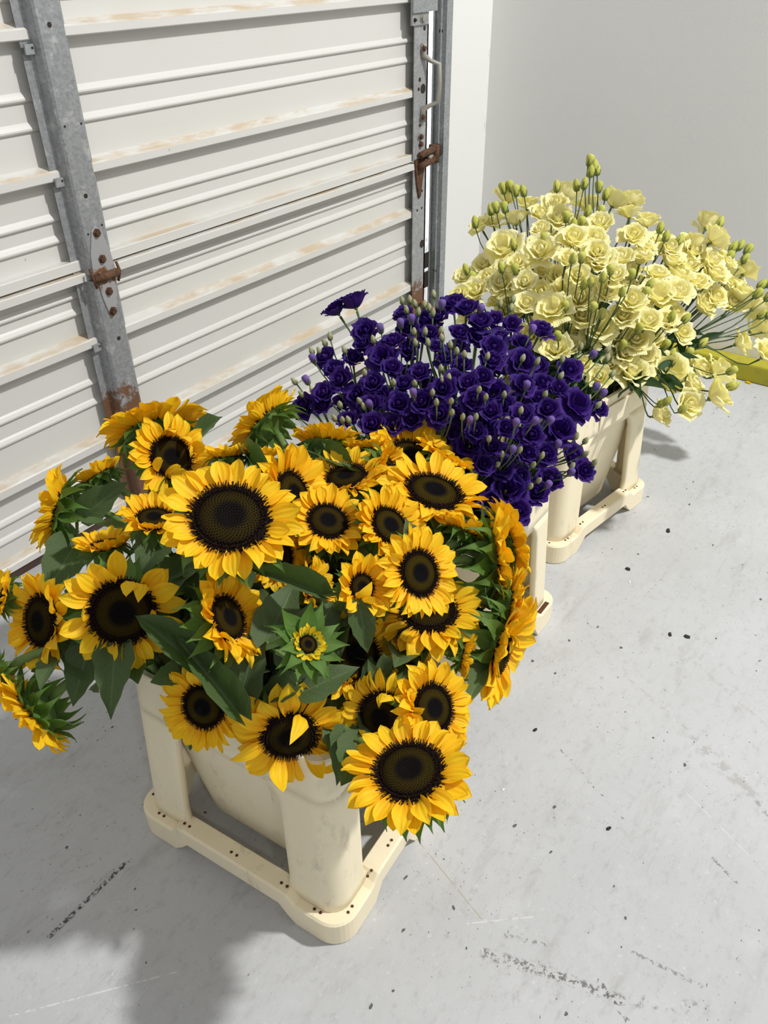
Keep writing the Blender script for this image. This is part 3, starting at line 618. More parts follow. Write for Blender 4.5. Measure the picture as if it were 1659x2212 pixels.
# label, px, py, diameter px, tilt, direction of tilt, options
SF = [
 ('largest wide open sunflower, topmost, with a broad olive-ringed dark disc', 497, 1118, 272, 33, 90, dict(rd=.56, cup=10, npet=34)),
 ('sunflower by the rusty post with one petal curled across its disc', 370, 988, 172, 24, 30, dict(rd=.5, cup=18, curl=.12)),
 ('sunflower turned to the roller door, green back showing, beside the rusty post', 335, 925, 205, 112, 100, dict(cup=10, plen=1.05)),
 ('lone sunflower turned to the door with thick stem and bracts showing', 575, 915, 165, 112, 135, dict(cup=25)),
 ('small sunflower half hidden behind a broad leaf near the rusty post', 218, 1025, 105, 100, 120, dict(cup=40)),
 ('sunflower in profile facing the foot of the door, bracts spread', 125, 1100, 180, 98, 165, dict(cup=28, bl=.6)),
 ('upward facing sunflower with raised petals above a curled dark leaf', 228, 1178, 130, 74, 100, dict(cup=35)),
 ('cupped sunflower with upright petals standing beside the largest bloom', 333, 1120, 148, 55, 92, dict(cup=38)),
 ('tilted sunflower tucked against the largest bloom with long side petals', 632, 1068, 205, 52, 18, dict(cup=22, rd=.48)),
 ('sunflower behind a spiky half closed bloom, disc tipped skywards', 748, 1030, 165, 57, 100, dict(cup=24)),
 ('small half closed sunflower with spiky green bracts beside two open blooms', 838, 1016, 122, 64, 15, dict(cup=48, bl=.62, bcup=0)),
 ('sunflower with tall upright petals bordering the purple lisianthus', 886, 986, 185, 50, 75, dict(cup=24)),
 ('partly hidden sunflower touching the purple lisianthus, petals only', 960, 985, 130, 82, 60, dict(cup=18)),
 ('broad sunflower overlapping the purple blooms, with a wide oval disc', 938, 1063, 215, 56, 72, dict(cup=14, rd=.53)),
 ('sunflower showing a row of upright petals beneath the purple lisianthus', 790, 970, 120, 96, 92, dict(cup=25)),
 ('sunflower turned away with a fan of green bracts beside a folded leaf', 705, 955, 140, 104, 88, dict(cup=30, bl=.6)),
 ('closed sunflower peeping out behind the largest bloom', 492, 985, 105, 88, 95, dict(cup=45)),
 ('narrow sunflower peeping out beside a slim upright leaf', 560, 985, 95, 85, 85, dict(cup=45)),
 ('sunflower whose disc is crossed by the long petals of its neighbour', 708, 1126, 165, 36, 70, dict(cup=18)),
 ('neat round sunflower with tilted disc and cupped lower edge', 842, 1136, 168, 42, 40, dict(cup=22)),
 ('upright oval sunflower lying over a bigger bloom', 905, 1238, 185, 36, 10, dict(cup=12, rd=.5)),
 ('wide sunflower whose disc is mostly covered by the bloom above', 925, 1318, 225, 42, 85, dict(cup=6, rd=.5)),
 ('ragged sunflower with curled petals and a small dark disc', 782, 1268, 140, 30, 10, dict(cup=30, rd=.40, curl=.35, npet=22)),
 ('shaded sunflower under the largest bloom, beside a folded leaf', 600, 1205, 140, 30, 0, dict(cup=18, curl=.1)),
 ('shaded sunflower in profile under the folded leaf', 680, 1275, 135, 62, 10, dict(cup=25)),
 ('half open sunflower in side view with a ruff of curly bracts', 492, 1335, 205, 52, 25, dict(cup=28, bl=.62, bcup=-5, rd=.46)),
 ('large sunflower with jet black disc and a leaf tip laid across it', 264, 1322, 232, 14, 270, dict(rd=.55, cup=18, npet=26, curl=.12)),
 ('sunflower facing the concrete with narrow oval disc and folded petals', 88, 1342, 200, 58, 186, dict(rd=.52, cup=16)),
 ('sunflower behind the narrow disc bloom, petals only', 8, 1290, 110, 80, 170, dict(cup=20)),
 ('low sunflower hanging behind the drooping stem', -4, 1462, 110, 85, 205, dict(cup=20)),
 ('nodding sunflower hanging face down beyond the crate on a bent stem', 78, 1540, 190, 104, 222, dict(cup=8, bl=.6)),
 ('sunflower drooping over the crate rim below a long serrated leaf', 440, 1526, 178, 32, 215, dict(cup=12, rd=.50)),
 ('wilting sunflower with long hanging petals over the crate side', 626, 1590, 205, 40, 275, dict(rd=.53, cup=2, npet=28, curl=.16, plen=1.28, nleaf=0)),
 ('large sunflower hanging over the crate corner with an oval dark disc', 884, 1665, 258, 36, 100, dict(rd=.52, cup=6, npet=34)),
 ('sunflower with long side petals just above the corner bloom', 935, 1530, 188, 38, 5, dict(cup=14, rd=.52)),
 ('sunflower with wide glossy disc squeezed between three blooms', 824, 1550, 180, 28, 205, dict(cup=14, rd=.56, curl=.12)),
 ('small shaded sunflower with petals raised behind its neighbour', 880, 1448, 125, 46, 75, dict(cup=34, rd=.42)),
 ('shaded sunflower with very dark wide disc under a hanging leaf', 765, 1415, 205, 30, 30, dict(cup=14, rd=.55)),
 ('shaded sunflower facing down beside the spiky green bud', 733, 1500, 135, 66, 290, dict(cup=12)),
 ('unopened sunflower with a large ruff of spiky green bracts', 665, 1392, 158, 26, 35, dict(rd=.25, cup=36, plen=.36, npet=28, young=True, bl=.85, bcup=22, nleaf=1)),
 ('sunflower turned to the purple crate, upright petals behind its bracts', 1000, 1148, 125, 100, 65, dict(cup=25)),
 ('sunflower turned to the open floor showing overlapping green bracts', 1068, 1215, 210, 100, 2, dict(cup=12, bl=.6)),
 ('sunflower pressed against the purple crate, petals to the open floor', 1092, 1165, 170, 108, 20, dict(cup=15)),
 ('sunflower with a fan of fringed petals facing the cream crate post', 1100, 1315, 175, 96, 350, dict(cup=20)),
 ('lowest floor-facing sunflower with large wavy petals and dark bracts', 1088, 1400, 240, 80, 338, dict(cup=22, bl=.55)),
 ('small sunflower in profile between the corner bloom and wavy bloom', 1000, 1412, 110, 92, 348, dict(cup=35)),
 ('tight green sunflower bud with a few yellow tips facing the floor', 1105, 1365, 70, 90, 340, dict(young=True, cup=60, plen=.6, bl=.8, bcup=40)),
]
for lab, px, py, D, th, ph, kw in SF:
    z = idw(ZS, px, py)
    if 'hanging over the crate corner' in lab: z += .05
    if 'covered by the bloom above' in lab or 'shaded' in lab: z -= .05
    P = at(px, py, z); Rm = D/2*1.13*depth(P)/F
    sunflower(lab, P, facing(P, th, ph), Rm, **kw)
# large leaves seen one by one: base px, tip px, width px, lift, variant
for (bx0, by0, tx, ty, wpx, lift, var) in [
    (186, 1112, 265, 1040, 78, .02, 0), (438, 1448, 288, 1322, 78, .05, 3), (515, 1540, 372, 1365, 72, .05, 3), (520, 1505, 556, 1350, 92, .015, 1), (695, 1285, 532, 1222, 58, .03, 3), (575, 1385, 640, 1255, 100, -.01, 2),
    (775, 1305, 797, 1418, 62, .02, 0), (195, 1385, 152, 1528, 82, -.03, 0), (250, 1395, 235, 1530, 88, -.03, 1), (392, 1452, 322, 1478, 60, .01, 2), (655, 1495, 772, 1436, 80, .0, 0), (1055, 1425, 1012, 1505, 60, .0, 0),
    (745, 1003, 636, 955, 50, .02, 3), (422, 962, 482, 893, 36, .0, 3), (578, 1045, 516, 962, 40, .02, 3), (165, 1175, 95, 1275, 100, -.04, 1), (345, 1165, 300, 1240, 85, .0, 3), (210, 1300, 125, 1262, 62, -.02, 0), (822, 1492, 800, 1432, 46, .03, 0), (640, 1480, 540, 1500, 70, -.01, 1),
    (350, 1260, 430, 1210, 90, -.06, 0), (420, 1290, 480, 1220, 90, -.08, 1), (730, 1170, 800, 1215, 70, -.05, 0), (690, 1370, 720, 1290, 80, -.06, 0), (600, 1370, 700, 1440, 90, -.05, 1), (935, 1390, 1000, 1350, 80, -.05, 0), (960, 1130, 930, 1190, 70, -.05, 1), (120, 1420, 60, 1450, 60, -.03, 0), (470, 1460, 560, 1440, 90, -.02, 0), (850, 1390, 900, 1330, 80, -.07, 1)]:
    z0 = idw(ZS, bx0, by0)-.015+lift*.6; z1 = idw(ZS, tx, ty)-.005+lift*.5
    Bp = at(bx0, by0, z0); Tp = at(tx, ty, z1)
    if (Tp-Bp).length > .135: Tp = Bp+(Tp-Bp).normalized()*.135
    t, SP, pts = min(SUNS, key=lambda s: min((q-Bp).length for q in s[2][:8]))
    L = (Tp-Bp).length; Wm = wpx*depth(Bp)/F
    lf = add('leaf', LEAF[var], bx(Bp, Tp-Bp, (CAM-Bp).normalized()*.8+Vector((0, 0, .5))) @ Matrix.Diagonal((L, Wm*.95, L*.8, 1)), t)
    q = min(pts[:8], key=lambda q: (q-Bp).length); mb = MB(); mb.tube(hermite(Bp, (Bp-Tp)*.15, q, (q-Bp)*.5, 4), [.0018, .0022, .0024, .0026, .003], 6)
    add('petiole', mb.build('petiole', M_stem, True), None, lf)

# ------------------------------------------------------------------ lisianthus pieces
def prof_at(pr, v):
    f_ = v*(len(pr)-1); i = min(int(f_), len(pr)-2); t = f_-i; return lerp(pr[i][0], pr[i+1][0], t), lerp(pr[i][1], pr[i+1][1], t)
def lpatch(b, uv, pr, half, ruf, seed, az=0.0, rs=1.0, nu=6, nv=6):
    rg = random.Random(seed); p1, p2 = rg.uniform(0, 6), rg.uniform(0, 6); b0 = len(b.V)
    for i in range(nv+1):
        for j in range(nu+1):
            u = j/nu*2-1; v = i/nv*(1-.16*u*u*u*u); r, z = prof_at(pr, v); w = table([(0, .5), (.35, .95), (.7, 1.0), (1, .82)], i/nv)
            r *= rs*(1+.09*u); e = ruf*(i/nv)**2; a = az+u*half*w
            r += e*math.sin(u*4.5+p1); z += e*.9*math.sin(u*6+p2)
            b.V.append((r*math.cos(a), r*math.sin(a), z)); uv.append((j/nu, i/nv))
    for i in range(nv):
        for j in range(nu): a = b0+i*(nu+1)+j; b.f([a, a+1, a+nu+2, a+nu+1])
OUT = [(.06, .0), (.34, .10), (.62, .36), (.82, .66), (.97, .82), (1.10, .80)]
OUT2 = [(.06, .0), (.40, .12), (.70, .30), (.92, .48), (1.08, .55), (1.2, .48)]
MID = [(.06, .04), (.30, .18), (.50, .48), (.62, .76), (.74, .92), (.84, .94)]
INN = [(.05, .08), (.22, .30), (.34, .58), (.42, .82), (.45, .97), (.40, 1.02)]
CORE = [(.03, .10), (.12, .38), (.19, .70), (.19, .92), (.10, .98), (.05, .98)]
def blossom_center(mat, kind, seed):
    b = MB(); uv = []; rg = random.Random(seed)
    if kind == 'rose':
        for i in range(4): lpatch(b, uv, INN, R_(62), .03, seed+i, i*1.62+rg.random(), 1-.06*i)
        for i in range(3): lpatch(b, uv, CORE, R_(80), .02, seed+9+i, i*2.2+rg.random(), 1-.15*i)
    else:
        for i in range(3): lpatch(b, uv, INN, R_(58), .04, seed+i, i*2.1+rg.random(), 1.1-.05*i)
    n0 = len(b.V); b.m = 1
    b.lathe([(.0, .62 if kind == 'rose' else .40), (.05, .60 if kind == 'rose' else .38), (.07, .3), (.08, .05)], 8); uv += [(.5, 1)]*(len(b.V)-n0)
    n0 = len(b.V); b.m = 2; b.lathe([(.02, -.16), (.10, -.08), (.16, .02), (.10, .06)], 8); uv += [(.5, .5)]*(len(b.V)-n0)
    me = mesh('blossom', b.V, b.F, [mat, M_eye, M_calyx], uv=uv, mi=b.M); return me
def petal_one(mat, pr, half, ruf, seed):
    b = MB(); uv = []; lpatch(b, uv, pr, half, ruf, seed); return mesh('petal', b.V, b.F, mat, uv=uv)
def kit(mat):
    return dict(rose=[blossom_center(mat, 'rose', s) for s in (1, 20, 40)], open=[blossom_center(mat, 'open', s) for s in (60, 80)],
                mid=[petal_one(mat, MID, R_(56), .07, 100+s) for s in range(3)], out=[petal_one(mat, OUT, R_(50), .11, 120+s) for s in range(3)], wide=[petal_one(mat, OUT2, R_(46), .13, 140+s) for s in range(3)])
KP, KY = kit(M_purple), kit(M_cream)
def bud_mesh(mat, kind):
    b = MB(); uv = []
    prof = [(.0, 0), (.16, .03), (.26, .15), (.31, .34), (.30, .55), (.21, .78), (.10, .94), (.01, 1.0)] if kind == 0 else [(.0, 0), (.14, .03), (.22, .15), (.30, .38), (.34, .60), (.32, .80), (.20, .93), (.03, .96)]
    n = 8; b.lathe(prof, n)
    for i in range(len(prof)):
        for j in range(n):
            x, y, z = b.V[i*n+j]; a = z*1.6*(z > .3); b.V[i*n+j] = (x*math.cos(a)-y*math.sin(a), x*math.sin(a)+y*math.cos(a), z); s = 1-.10*(j % 2)*(z > .3); b.V[i*n+j] = (b.V[i*n+j][0]*s, b.V[i*n+j][1]*s, z); uv.append((j/n, z))
    b.M = [1 if i//n < 2 else 0 for i in range(len(b.F))]; b.m = 1
    for q in range(5):
        a = q*2*math.pi/5; c, s = math.cos(a), math.sin(a); k0 = len(b.V)
        for r, z, w in ((.17, .04, .07), (.30, .28, .05), (.36, .52, .015), (.38, .62, .002)):
            for e in (-w, w): b.V.append((c*r-s*e, s*r+c*e, z)); uv.append((.5, .3))
        for i in range(3): b.f([k0+2*i, k0+2*i+1, k0+2*i+3, k0+2*i+2])
    return mesh('bud', b.V, b.F, [mat, M_calyx], uv=uv, mi=b.M)
BUD = dict(g=[bud_mesh(M_gbud, 0)], l=[bud_mesh(M_lilac, 1)], y=[bud_mesh(M_ybud, 0), bud_mesh(M_ybud, 1)])
NUM = ['no', 'one', 'two', 'three', 'four', 'five', 'six', 'seven', 'eight', 'nine']
def lisianthus(word, K, mstem, M, C, items, buds, ctrl, group, lean, leafn, fill, big):
    """items: (px,py,diameter px,kind), buds: (px,py,length px,kind)"""
    rg = random.Random(len(items)); Bl = []; Bu = []
    Q = Vector((*C, .16))
    for px, py, D, kd in items:
        P = at(px, py, idw(ctrl, px, py)+rg.uniform(-.012, .012)); n = ((P-Q).normalized()+(CAM-P).normalized()*(.85 if kd != 'b' else -.12)+Vector((rg.uniform(-.35, .35), rg.uniform(-.35, .35), rg.uniform(-.2, .3)))).normalized()
        Bl.append((P, n, D/2*big*depth(P)/F, kd))
    for _ in range(fill):                        # blooms deeper inside the bunch
        px, py, D, kd = rg.choice(items); px += rg.uniform(-30, 30); py += rg.uniform(-10, 40)
        P = at(px, py, idw(ctrl, px, py)-.02); P = P+(Q-P).normalized()*rg.uniform(.035, .075)
        if P.z < .37: continue
        n = ((P-Q).normalized()+(CAM-P).normalized()*.6+Vector((rg.uniform(-.4, .4), rg.uniform(-.4, .4), 0))).normalized(); Bl.append((P, n, D/2*(big-.08)*depth(P)/F, 'r'))
    for px, py, L, kd in buds:
        P = at(px, py, idw(ctrl, px, py)+.02); n = ((P-Q).normalized()+Vector((0, 0, .35))+Vector((rg.uniform(-.25, .25), rg.uniform(-.25, .25), rg.uniform(-.1, .2)))).normalized(); Bu.append((P, n, L*depth(P)/F, kd))
    sprays = []; left = list(range(len(Bl)))
    while left:
        i = left.pop(0); g = [i]; near = sorted(left, key=lambda j: (Bl[j][0]-Bl[i][0]).length); want = rg.choice((1, 2, 2, 3))
        for j in near[:want]:
            if (Bl[j][0]-Bl[i][0]).length < .10 and len(g) < 3: g.append(j); left.remove(j)
        sprays.append([g, []])
    for bi, bd in enumerate(Bu):
        c_ = sorted(sprays, key=lambda s: (sum((Bl[j][0] for j in s[0]), Vector())/len(s[0])-bd[0]).length)
        next((s for s in c_[:4] if len(s[1]) < 6), c_[0])[1].append(bi)
    for g, bl in sprays:
        mem = [Bl[j] for j in g]; bm = [Bu[j] for j in bl]; cen = sum((m[0] for m in mem), Vector())/len(mem)
        q = inside(M, cen, .72, .66); q.x += rg.uniform(-.02, .02); q.y += rg.uniform(-.015, .015)
        rim = M @ Vector((q.x, q.y, .30)); foot = M @ Vector((q.x*.5, q.y*.5, .05)); dr = (cen-rim); br = rim+dr*.45
        if br.z < .36: br.z = .365
        t = add('lisianthus_spray', None, Matrix.Translation(foot))
        o = cen-Vector((*C, cen.z)); la = M.inverted().to_3x3() @ o
        side = max(lean, key=lambda s: Vector(s[0]).dot(Vector((o.x, o.y))/.12) if s[0] != (0, 0) else .55)[1]
        no = sum(m[3] == 'o' for m in mem); nb = sum(m[3] == 'b' for m in mem); nl = sum(m[3] == 'l' for m in bm); ng = len(bm)-nl
        lb = f"{word} lisianthus, {NUM[len(g)]} bloom{'s' if len(g) > 1 else ''}"+(f" ({NUM[no]} wide open)" if no else f" ({NUM[nb]} turned away)" if nb else '')
        lb += (f", {NUM[min(9, ng)]} green and {NUM[nl]} lilac buds" if nl else f", {NUM[min(9, ng)]} bud{'' if ng == 1 else 's'}")+(f", leaning {side}" if side != 'upright' else ', upright')
        if len(lb.split()) > 16: lb = lb.replace(' (', '(').split('(')[0]+lb.split(')')[1]
        tag(t, lb, 'flower', group)
        b = MB(); main = hermite(foot, (rim-foot), rim, (rim-foot)*.6+Vector((0, 0, .05)), 3)+hermite(rim, Vector((0, 0, .10)), br, dr*.5, 4)[1:]
        b.tube(main, .0024, 5)
        for P, n, r, kd in mem: b.tube(hermite(br, dr*.5+Vector((0, 0, .03)), P-n*r*.16, n*dr.length*.6, 6), [.0019, .0017, .0016, .0015, .0015, .0016, .0026], 5)
        for P, n, L, kd in bm: 
            s0 = br+(P-br)*.05; b.tube(hermite(s0, (P-s0)*.6+dr*.2, P, n*(P-s0).length*.7, 5), [.0017, .0014, .0013, .0012, .0012, .0014], 5)
        add('stem', b.build('stem', mstem, True), None, t)
        for P, n, r, kd in mem:
            open_ = kd == 'o'; H = basis(P, n, Vector((rg.uniform(-1, 1), rg.uniform(-1, 1), .3)), r*.92)
            c_ = add('blossom', rg.choice(K['open' if open_ else 'rose']), H, t)
            st = rg.random()*6.28
            for i in range(5): add('petal', rg.choice(K['mid']), H @ Matrix.Rotation(st+i*1.2566+rg.uniform(-.2, .2), 4, 'Z') @ Matrix.Diagonal((1-.04*(i % 2),)*3+(1,)), c_)
            for i in range(5):
                sc = rg.uniform(.88, 1.04); add('petal', rg.choice(K['wide' if (open_ or rg.random() < .25) else 'out']), H @ Matrix.Rotation(st+.5+i*1.2566+rg.uniform(-.2, .2), 4, 'Z') @ Matrix.Rotation(rg.uniform(-.10, .10), 4, 'Y') @ Matrix.Diagonal((sc, sc, sc*rg.uniform(.9, 1.1), 1)), c_)
        for P, n, L, kd in bm: add('bud', rg.choice(BUD[kd]), basis(P, n, None, L), t)
        for i in range(leafn):
            p = main[4+rg.randrange(len(main)-4)]; a = rg.random()*6.28; d = Vector((math.cos(a), math.sin(a), rg.uniform(.2, .9))); L = rg.uniform(.045, .075)
            if i == 0: p = br
            add('leaf', rg.choice(LLEAF), bx(p, d, Vector((0, 0, 1))) @ Matrix.Diagonal((L, L*.36, L, 1)), t)
def Z8(l, s=.44, ox=600, oy=620): return [(ox+x*s, oy+y*s, d*s, kd) for x, y, d, kd in l]
def Z7(l): return Z8(l, .3972, 1000, 300)
ZP = [(755, 665, .58), (690, 780, .50), (650, 900, .45), (900, 680, .58), (1000, 690, .60), (1160, 720, .55), (1290, 870, .46), (1260, 1020, .40), (1090, 1080, .39), (980, 970, .47), (1000, 850, .56), (850, 800, .55), (1120, 900, .53), (800, 900, .50), (1190, 1080, .38)]
pb = [(300, 135, 110, 'b'), (385, 105, 130, 'b'), (440, 240, 110, 'r'), (430, 300, 90, 'r'), (250, 365, 100, 'r'), (325, 475, 112, 'r'), (370, 370, 90, 'r'), (520, 365, 125, 'o'), (570, 290, 95, 'r'), (620, 160, 90, 'r'), (640, 225, 95, 'r'), (720, 190, 105, 'r'), (790, 170, 90, 'r'), (865, 110, 105, 'r'), (925, 135, 105, 'r'), (650, 325, 88, 'r'), (775, 315, 78, 'r'), (825, 380, 100, 'r'), (990, 200, 110, 'r'), (980, 265, 100, 'r'), (1040, 320, 120, 'r'), (1040, 390, 110, 'r'), (1090, 270, 85, 'r'), (1190, 390, 125, 'o'), (1270, 415, 100, 'r'), (1140, 200, 85, 'r'), (1280, 240, 110, 'r'), (1060, 180, 85, 'r'), (150, 600, 115, 'r'), (225, 605, 92, 'r'), (240, 540, 105, 'r'), (470, 690, 112, 'r'), (570, 685, 100, 'r'), (600, 590, 110, 'r'), (720, 580, 112, 'r'), (810, 515, 112, 'r'), (795, 640, 115, 'r'), (862, 660, 95, 'r'), (870, 725, 85, 'r'), (1060, 540, 130, 'o'), (1100, 605, 115, 'r'), (1010, 690, 115, 'o'), (1110, 705, 92, 'r'), (1040, 630, 100, 'r'), (940, 790, 145, 'o'), (1040, 800, 95, 'r'), (1090, 900, 110, 'o'), (1112, 1012, 175, 'o'), (1180, 940, 95, 'r'), (1210, 830, 100, 'r'), (1240, 735, 105, 'r'), (1370, 722, 145, 'o'), (1422, 842, 112, 'r'), (1485, 915, 100, 'r'), (1410, 430, 115, 'r'), (1290, 505, 115, 'r'), (1440, 600, 145, 'o'), (1560, 612, 85, 'r'), (1270, 570, 95, 'r'), (400, 545, 100, 'r'), (460, 600, 110, 'r'), (480, 490, 105, 'r'), (350, 665, 85, 'r'), (625, 500, 95, 'r'), (700, 445, 95, 'r'), (900, 405, 90, 'r'), (935, 490, 95, 'r'), (1320, 965, 120, 'r'), (1160, 1110, 125, 'r'), (1040, 1060, 115, 'r'), (1250, 1025, 115, 'r'), (1190, 500, 110, 'r'), (1000, 460, 100, 'r'), (560, 420, 100, 'r'), (860, 470, 90, 'r'), (660, 660, 100, 'r'), (960, 570, 110, 'r'), (1190, 650, 110, 'r'), (1320, 620, 110, 'r'), (1300, 830, 110, 'r'), (520, 560, 100, 'r'), (290, 420, 90, 'r'), (740, 250, 95, 'r'), (880, 250, 95, 'r'), (1180, 300, 100, 'r'), (820, 580, 95, 'r'), (480, 330, 90, 'r'), (1000, 880, 100, 'r'), (970, 720, 90, 'r'), (1360, 520, 100, 'r')]
gb = [(240, 280), (260, 250), (175, 320), (215, 320), (335, 315), (95, 465), (130, 530), (180, 510), (310, 580), (285, 645), (320, 655), (355, 655), (430, 590), (410, 560), (475, 265), (670, 225), (725, 225), (800, 220), (680, 280), (740, 280), (810, 255), (880, 320), (850, 290), (915, 335), (1025, 345), (1195, 355), (1265, 370), (800, 405), (840, 450), (805, 460), (675, 475), (570, 470), (430, 425), (760, 520), (780, 570), (850, 560), (855, 615), (1020, 540), (985, 505), (970, 640), (1110, 530), (1305, 530), (1190, 610), (1290, 830), (1245, 870), (1270, 945), (1235, 975), (1075, 865), (1035, 745), (1100, 820), (1180, 800), (1455, 735), (1500, 755), (1545, 860), (1435, 880), (1495, 815), (1510, 550), (1560, 580), (1390, 360), (1605, 310), (1610, 355), (1630, 430), (1475, 450), (1380, 440), (1150, 70), (1090, 90), (1140, 110), (650, 70), (680, 90), (635, 120), (615, 75), (720, 95), (745, 110), (770, 45), (690, 130), (760, 135), (905, 640), (1480, 300)]
lb_ = [(185, 360), (155, 465), (90, 610), (605, 190), (655, 170), (670, 530), (800, 100), (990, 120), (510, 215), (1240, 220), (1215, 490), (1320, 660), (1250, 660), (1165, 670), (1150, 800), (1425, 910), (1315, 970), (1530, 340), (1545, 500), (1580, 530), (460, 580), (340, 710), (940, 655), (1360, 780)]
lisianthus('purple', KP, M_lstem, M2, C2, Z8(pb), Z8([(x, y+14, 46, 'g') for x, y in gb]+[(x, y+16, 58, 'l') for x, y in lb_]), ZP, 'purple lisianthus sprays in the middle crate',
    [((0, 1), 'toward roller door'), ((0, -1), 'over open floor'), ((-1, 0), 'toward sunflowers'), ((1, 0), 'toward cream flowers'), ((0, 0), 'upright')], 5, 40, 1.25)
ZY = [(1270, 360, .72), (1110, 430, .65), (1040, 490, .58), (1020, 620, .50), (1200, 680, .53), (1350, 820, .38), (1430, 830, .35), (1410, 900, .30), (1500, 790, .33), (1590, 740, .34), (1640, 770, .31), (1640, 600, .46), (1520, 500, .57), (1360, 460, .64), (1240, 530, .65), (1320, 600, .60), (1420, 650, .52), (1100, 560, .58), (1240, 800, .42)]
yb = [(105, 495, 90, 'r'), (170, 475, 95, 'r'), (240, 350, 115, 'b'), (350, 385, 100, 'b'), (290, 470, 110, 'b'), (235, 615, 150, 'o'), (330, 630, 85, 'r'), (425, 640, 140, 'r'), (415, 435, 95, 'r'), (495, 390, 115, 'r'), (550, 330, 115, 'b'), (520, 460, 120, 'r'), (425, 515, 85, 'r'), (590, 575, 128, 'r'), (700, 570, 115, 'r'), (690, 390, 110, 'b'), (740, 490, 110, 'r'), (810, 370, 118, 'b'), (915, 365, 105, 'b'), (905, 430, 100, 'b'), (995, 480, 115, 'b'), (915, 555, 115, 'r'), (960, 610, 105, 'r'), (960, 680, 112, 'r'), (1060, 600, 122, 'r'), (1115, 690, 115, 'r'), (1110, 620, 112, 'r'), (735, 695, 135, 'r'), (855, 680, 115, 'r'), (1225, 640, 120, 'r'), (1205, 720, 112, 'r'), (1320, 490, 112, 'b'), (1345, 565, 122, 'b'), (1250, 600, 105, 'b'), (1320, 690, 122, 'r'), (1150, 800, 152, 'r'), (1155, 865, 130, 'r'), (1260, 820, 112, 'r'), (1040, 880, 150, 'o'), (915, 905, 122, 'r'), (775, 860, 135, 'r'), (820, 770, 105, 'r'), (640, 890, 122, 'r'), (640, 985, 122, 'r'), (725, 1050, 155, 'o'), (485, 955, 150, 'o'), (425, 855, 112, 'r'), (545, 840, 112, 'r'), (345, 930, 120, 'r'), (340, 800, 105, 'r'), (225, 810, 125, 'r'), (145, 790, 105, 'r'), (130, 710, 112, 'r'), (80, 850, 115, 'r'), (20, 780, 105, 'r'), (-5, 870, 95, 'r'), (230, 735, 95, 'r'), (520, 770, 105, 'r'), (505, 1170, 135, 'r'), (580, 1140, 95, 'r'), (810, 1090, 115, 'r'), (990, 1020, 125, 'r'), (1080, 1020, 115, 'r'), (930, 1110, 135, 'r'), (970, 1200, 115, 'r'), (1165, 1065, 105, 'r'), (905, 1305, 150, 'r'), (1080, 1310, 200, 'o'), (1260, 1280, 125, 'r'), (1365, 1290, 135, 'b'), (1340, 1415, 150, 'b'), (1200, 1450, 125, 'r'), (1212, 1360, 120, 'b'), (1480, 1120, 122, 'o'), (1560, 1050, 115, 'b'), (1625, 1190, 125, 'o'), (1640, 1050, 105, 'b'), (1500, 880, 132, 'r'), (1570, 930, 120, 'b'), (1445, 925, 122, 'r'), (1440, 750, 110, 'b'), (1520, 740, 105, 'b'), (1345, 765, 122, 'r'), (1440, 830, 115, 'r'), (1200, 590, 95, 'r'), (1035, 1510, 115, 'b'), (720, 640, 115, 'r'), (780, 1240, 100, 'r'), (740, 1310, 110, 'r'), (640, 1250, 100, 'r'), (870, 990, 110, 'r'), (1280, 930, 110, 'r'), (560, 680, 100, 'r'), (620, 760, 105, 'r'), (1400, 690, 105, 'r'), (860, 1180, 110, 'r'), (1040, 770, 110, 'r'), (690, 820, 105, 'r'), (300, 700, 95, 'r'), (450, 750, 100, 'r'), (1340, 880, 115, 'r')]
ybd = [(225, 285), (265, 275), (290, 300), (335, 300), (155, 400), (185, 390), (230, 390), (510, 275), (655, 260), (735, 280), (730, 185), (712, 165), (680, 135), (690, 195), (620, 270), (770, 320), (740, 410), (560, 440), (70, 470), (1160, 560), (1095, 545), (1065, 500), (1385, 470), (1490, 590), (1530, 610), (1450, 600), (1520, 660), (1430, 650), (1600, 800), (1645, 790), (1580, 850), (1640, 865), (1600, 960), (1650, 960), (1280, 1115), (1430, 1260), (1445, 1345), (1090, 1430), (1175, 1470), (1000, 800), (985, 850), (860, 840), (915, 750), (800, 725), (690, 790), (650, 800), (755, 765), (215, 715), (290, 725), (65, 770), (30, 725), (940, 1040), (1125, 975), (1190, 985), (700, 925), (750, 965), (560, 915), (850, 1130), (1080, 1130), (1120, 1180), (1200, 1170), (1210, 1300), (280, 590), (430, 560), (640, 660), (590, 660), (1060, 1440), (520, 1080), (1420, 1345), (670, 410), (640, 470), (600, 480)]
lisianthus('cream', KY, M_ystem, M3, C3, Z7(yb), Z7([(x, y+18, 70, 'y') for x, y in ybd]), ZY, 'cream lisianthus sprays in the crate by the kerb',
    [((0, 1), 'toward door track'), ((0, -1), 'over open floor'), ((-1, 0), 'toward purple flowers'), ((1, 0), 'toward grey wall'), ((0, 0), 'upright')], 5, 60, 1.42)

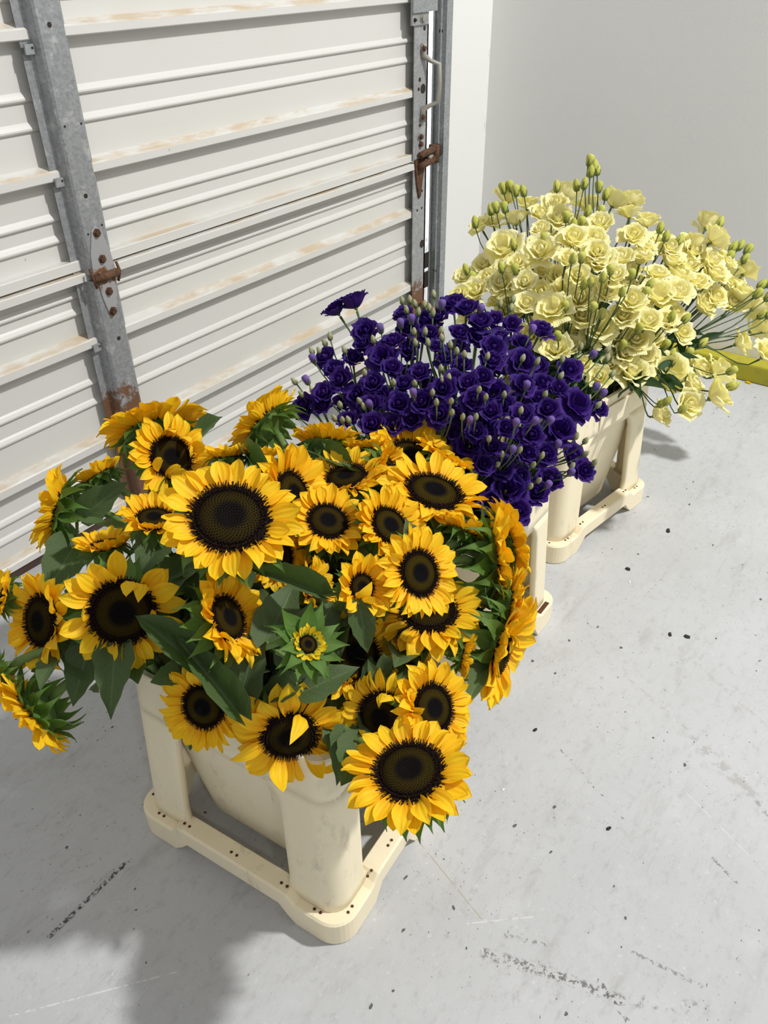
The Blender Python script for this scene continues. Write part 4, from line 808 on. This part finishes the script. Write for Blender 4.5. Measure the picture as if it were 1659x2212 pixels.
# ------------------------------------------------------------------ small litter on the floor
M_grit = plain('dark_grit', (.03, .032, .03), .8, var=.4, scale=200); M_white = plain('white_chip', (.82, .82, .8), .7)
def chip(name, label, px, py, w, h, mat, cat, seed):
    rg = random.Random(seed); b = MB(); P = at(px, py, 0); n = 7
    for z, s in ((0, 1.0), (h*.6, .95), (h, .55)):
        for j in range(n): a = 2*math.pi*j/n; r = w*.85*s*(.55+.6*math.sin(j*2.3+seed)**2); b.V.append((r*math.cos(a)*1.3, r*math.sin(a), z))
    for i in range(2):
        for j in range(n): b.f([i*n+j, i*n+(j+1) % n, (i+1)*n+(j+1) % n, (i+1)*n+j])
    b.f([2*n+j for j in range(n)]); b.f([j for j in range(n)][::-1])
    tag(add(name, b.build(name, mat), Matrix.Translation(P)), label, cat, 'litter on the concrete')
chip('grit_chip', 'lone dark grit chip on open floor nearest the sunflower crate', 1156, 1577, .0045, .003, M_grit, 'debris', 1)
chip('grit_chip', 'round dark grit chip beside a longer one on the floor', 1447, 1371, .0055, .003, M_grit, 'debris', 2)
chip('grit_chip', 'longer dark grit chip beside a round one on the floor', 1484, 1376, .0070, .003, M_grit, 'debris', 3)
chip('grit_chip', 'dark angular grit chip alone in the middle of bare floor', 1315, 1790, .0045, .003, M_grit, 'debris', 4)
chip('grit_chip', 'dark grit clump on the floor beside the cream flower crate', 1443, 1147, .0075, .004, M_grit, 'debris', 5)
chip('grit_chip', 'dark grit clump on the floor beside the purple flower crate', 1356, 1230, .0065, .004, M_grit, 'debris', 6)
chip('paint_chip', 'white paint chip on the floor by the sunflower crate', 1087, 1706, .0032, .002, M_white, 'debris', 7)
chip('paint_chip', 'white paint chip on the floor by the purple flower crate', 1360, 1257, .0040, .002, M_white, 'debris', 8)
P = at(1622, 829, .002); o = add('fallen_petal', PET['flat'][0], Matrix.Translation((P.x, P.y, .003)) @ Matrix.Rotation(1.2, 4, 'Z') @ Matrix.Diagonal((.022, .012, .01, 1))); tag(o, 'yellow fallen petal lying on the floor by the kerb', 'petal')
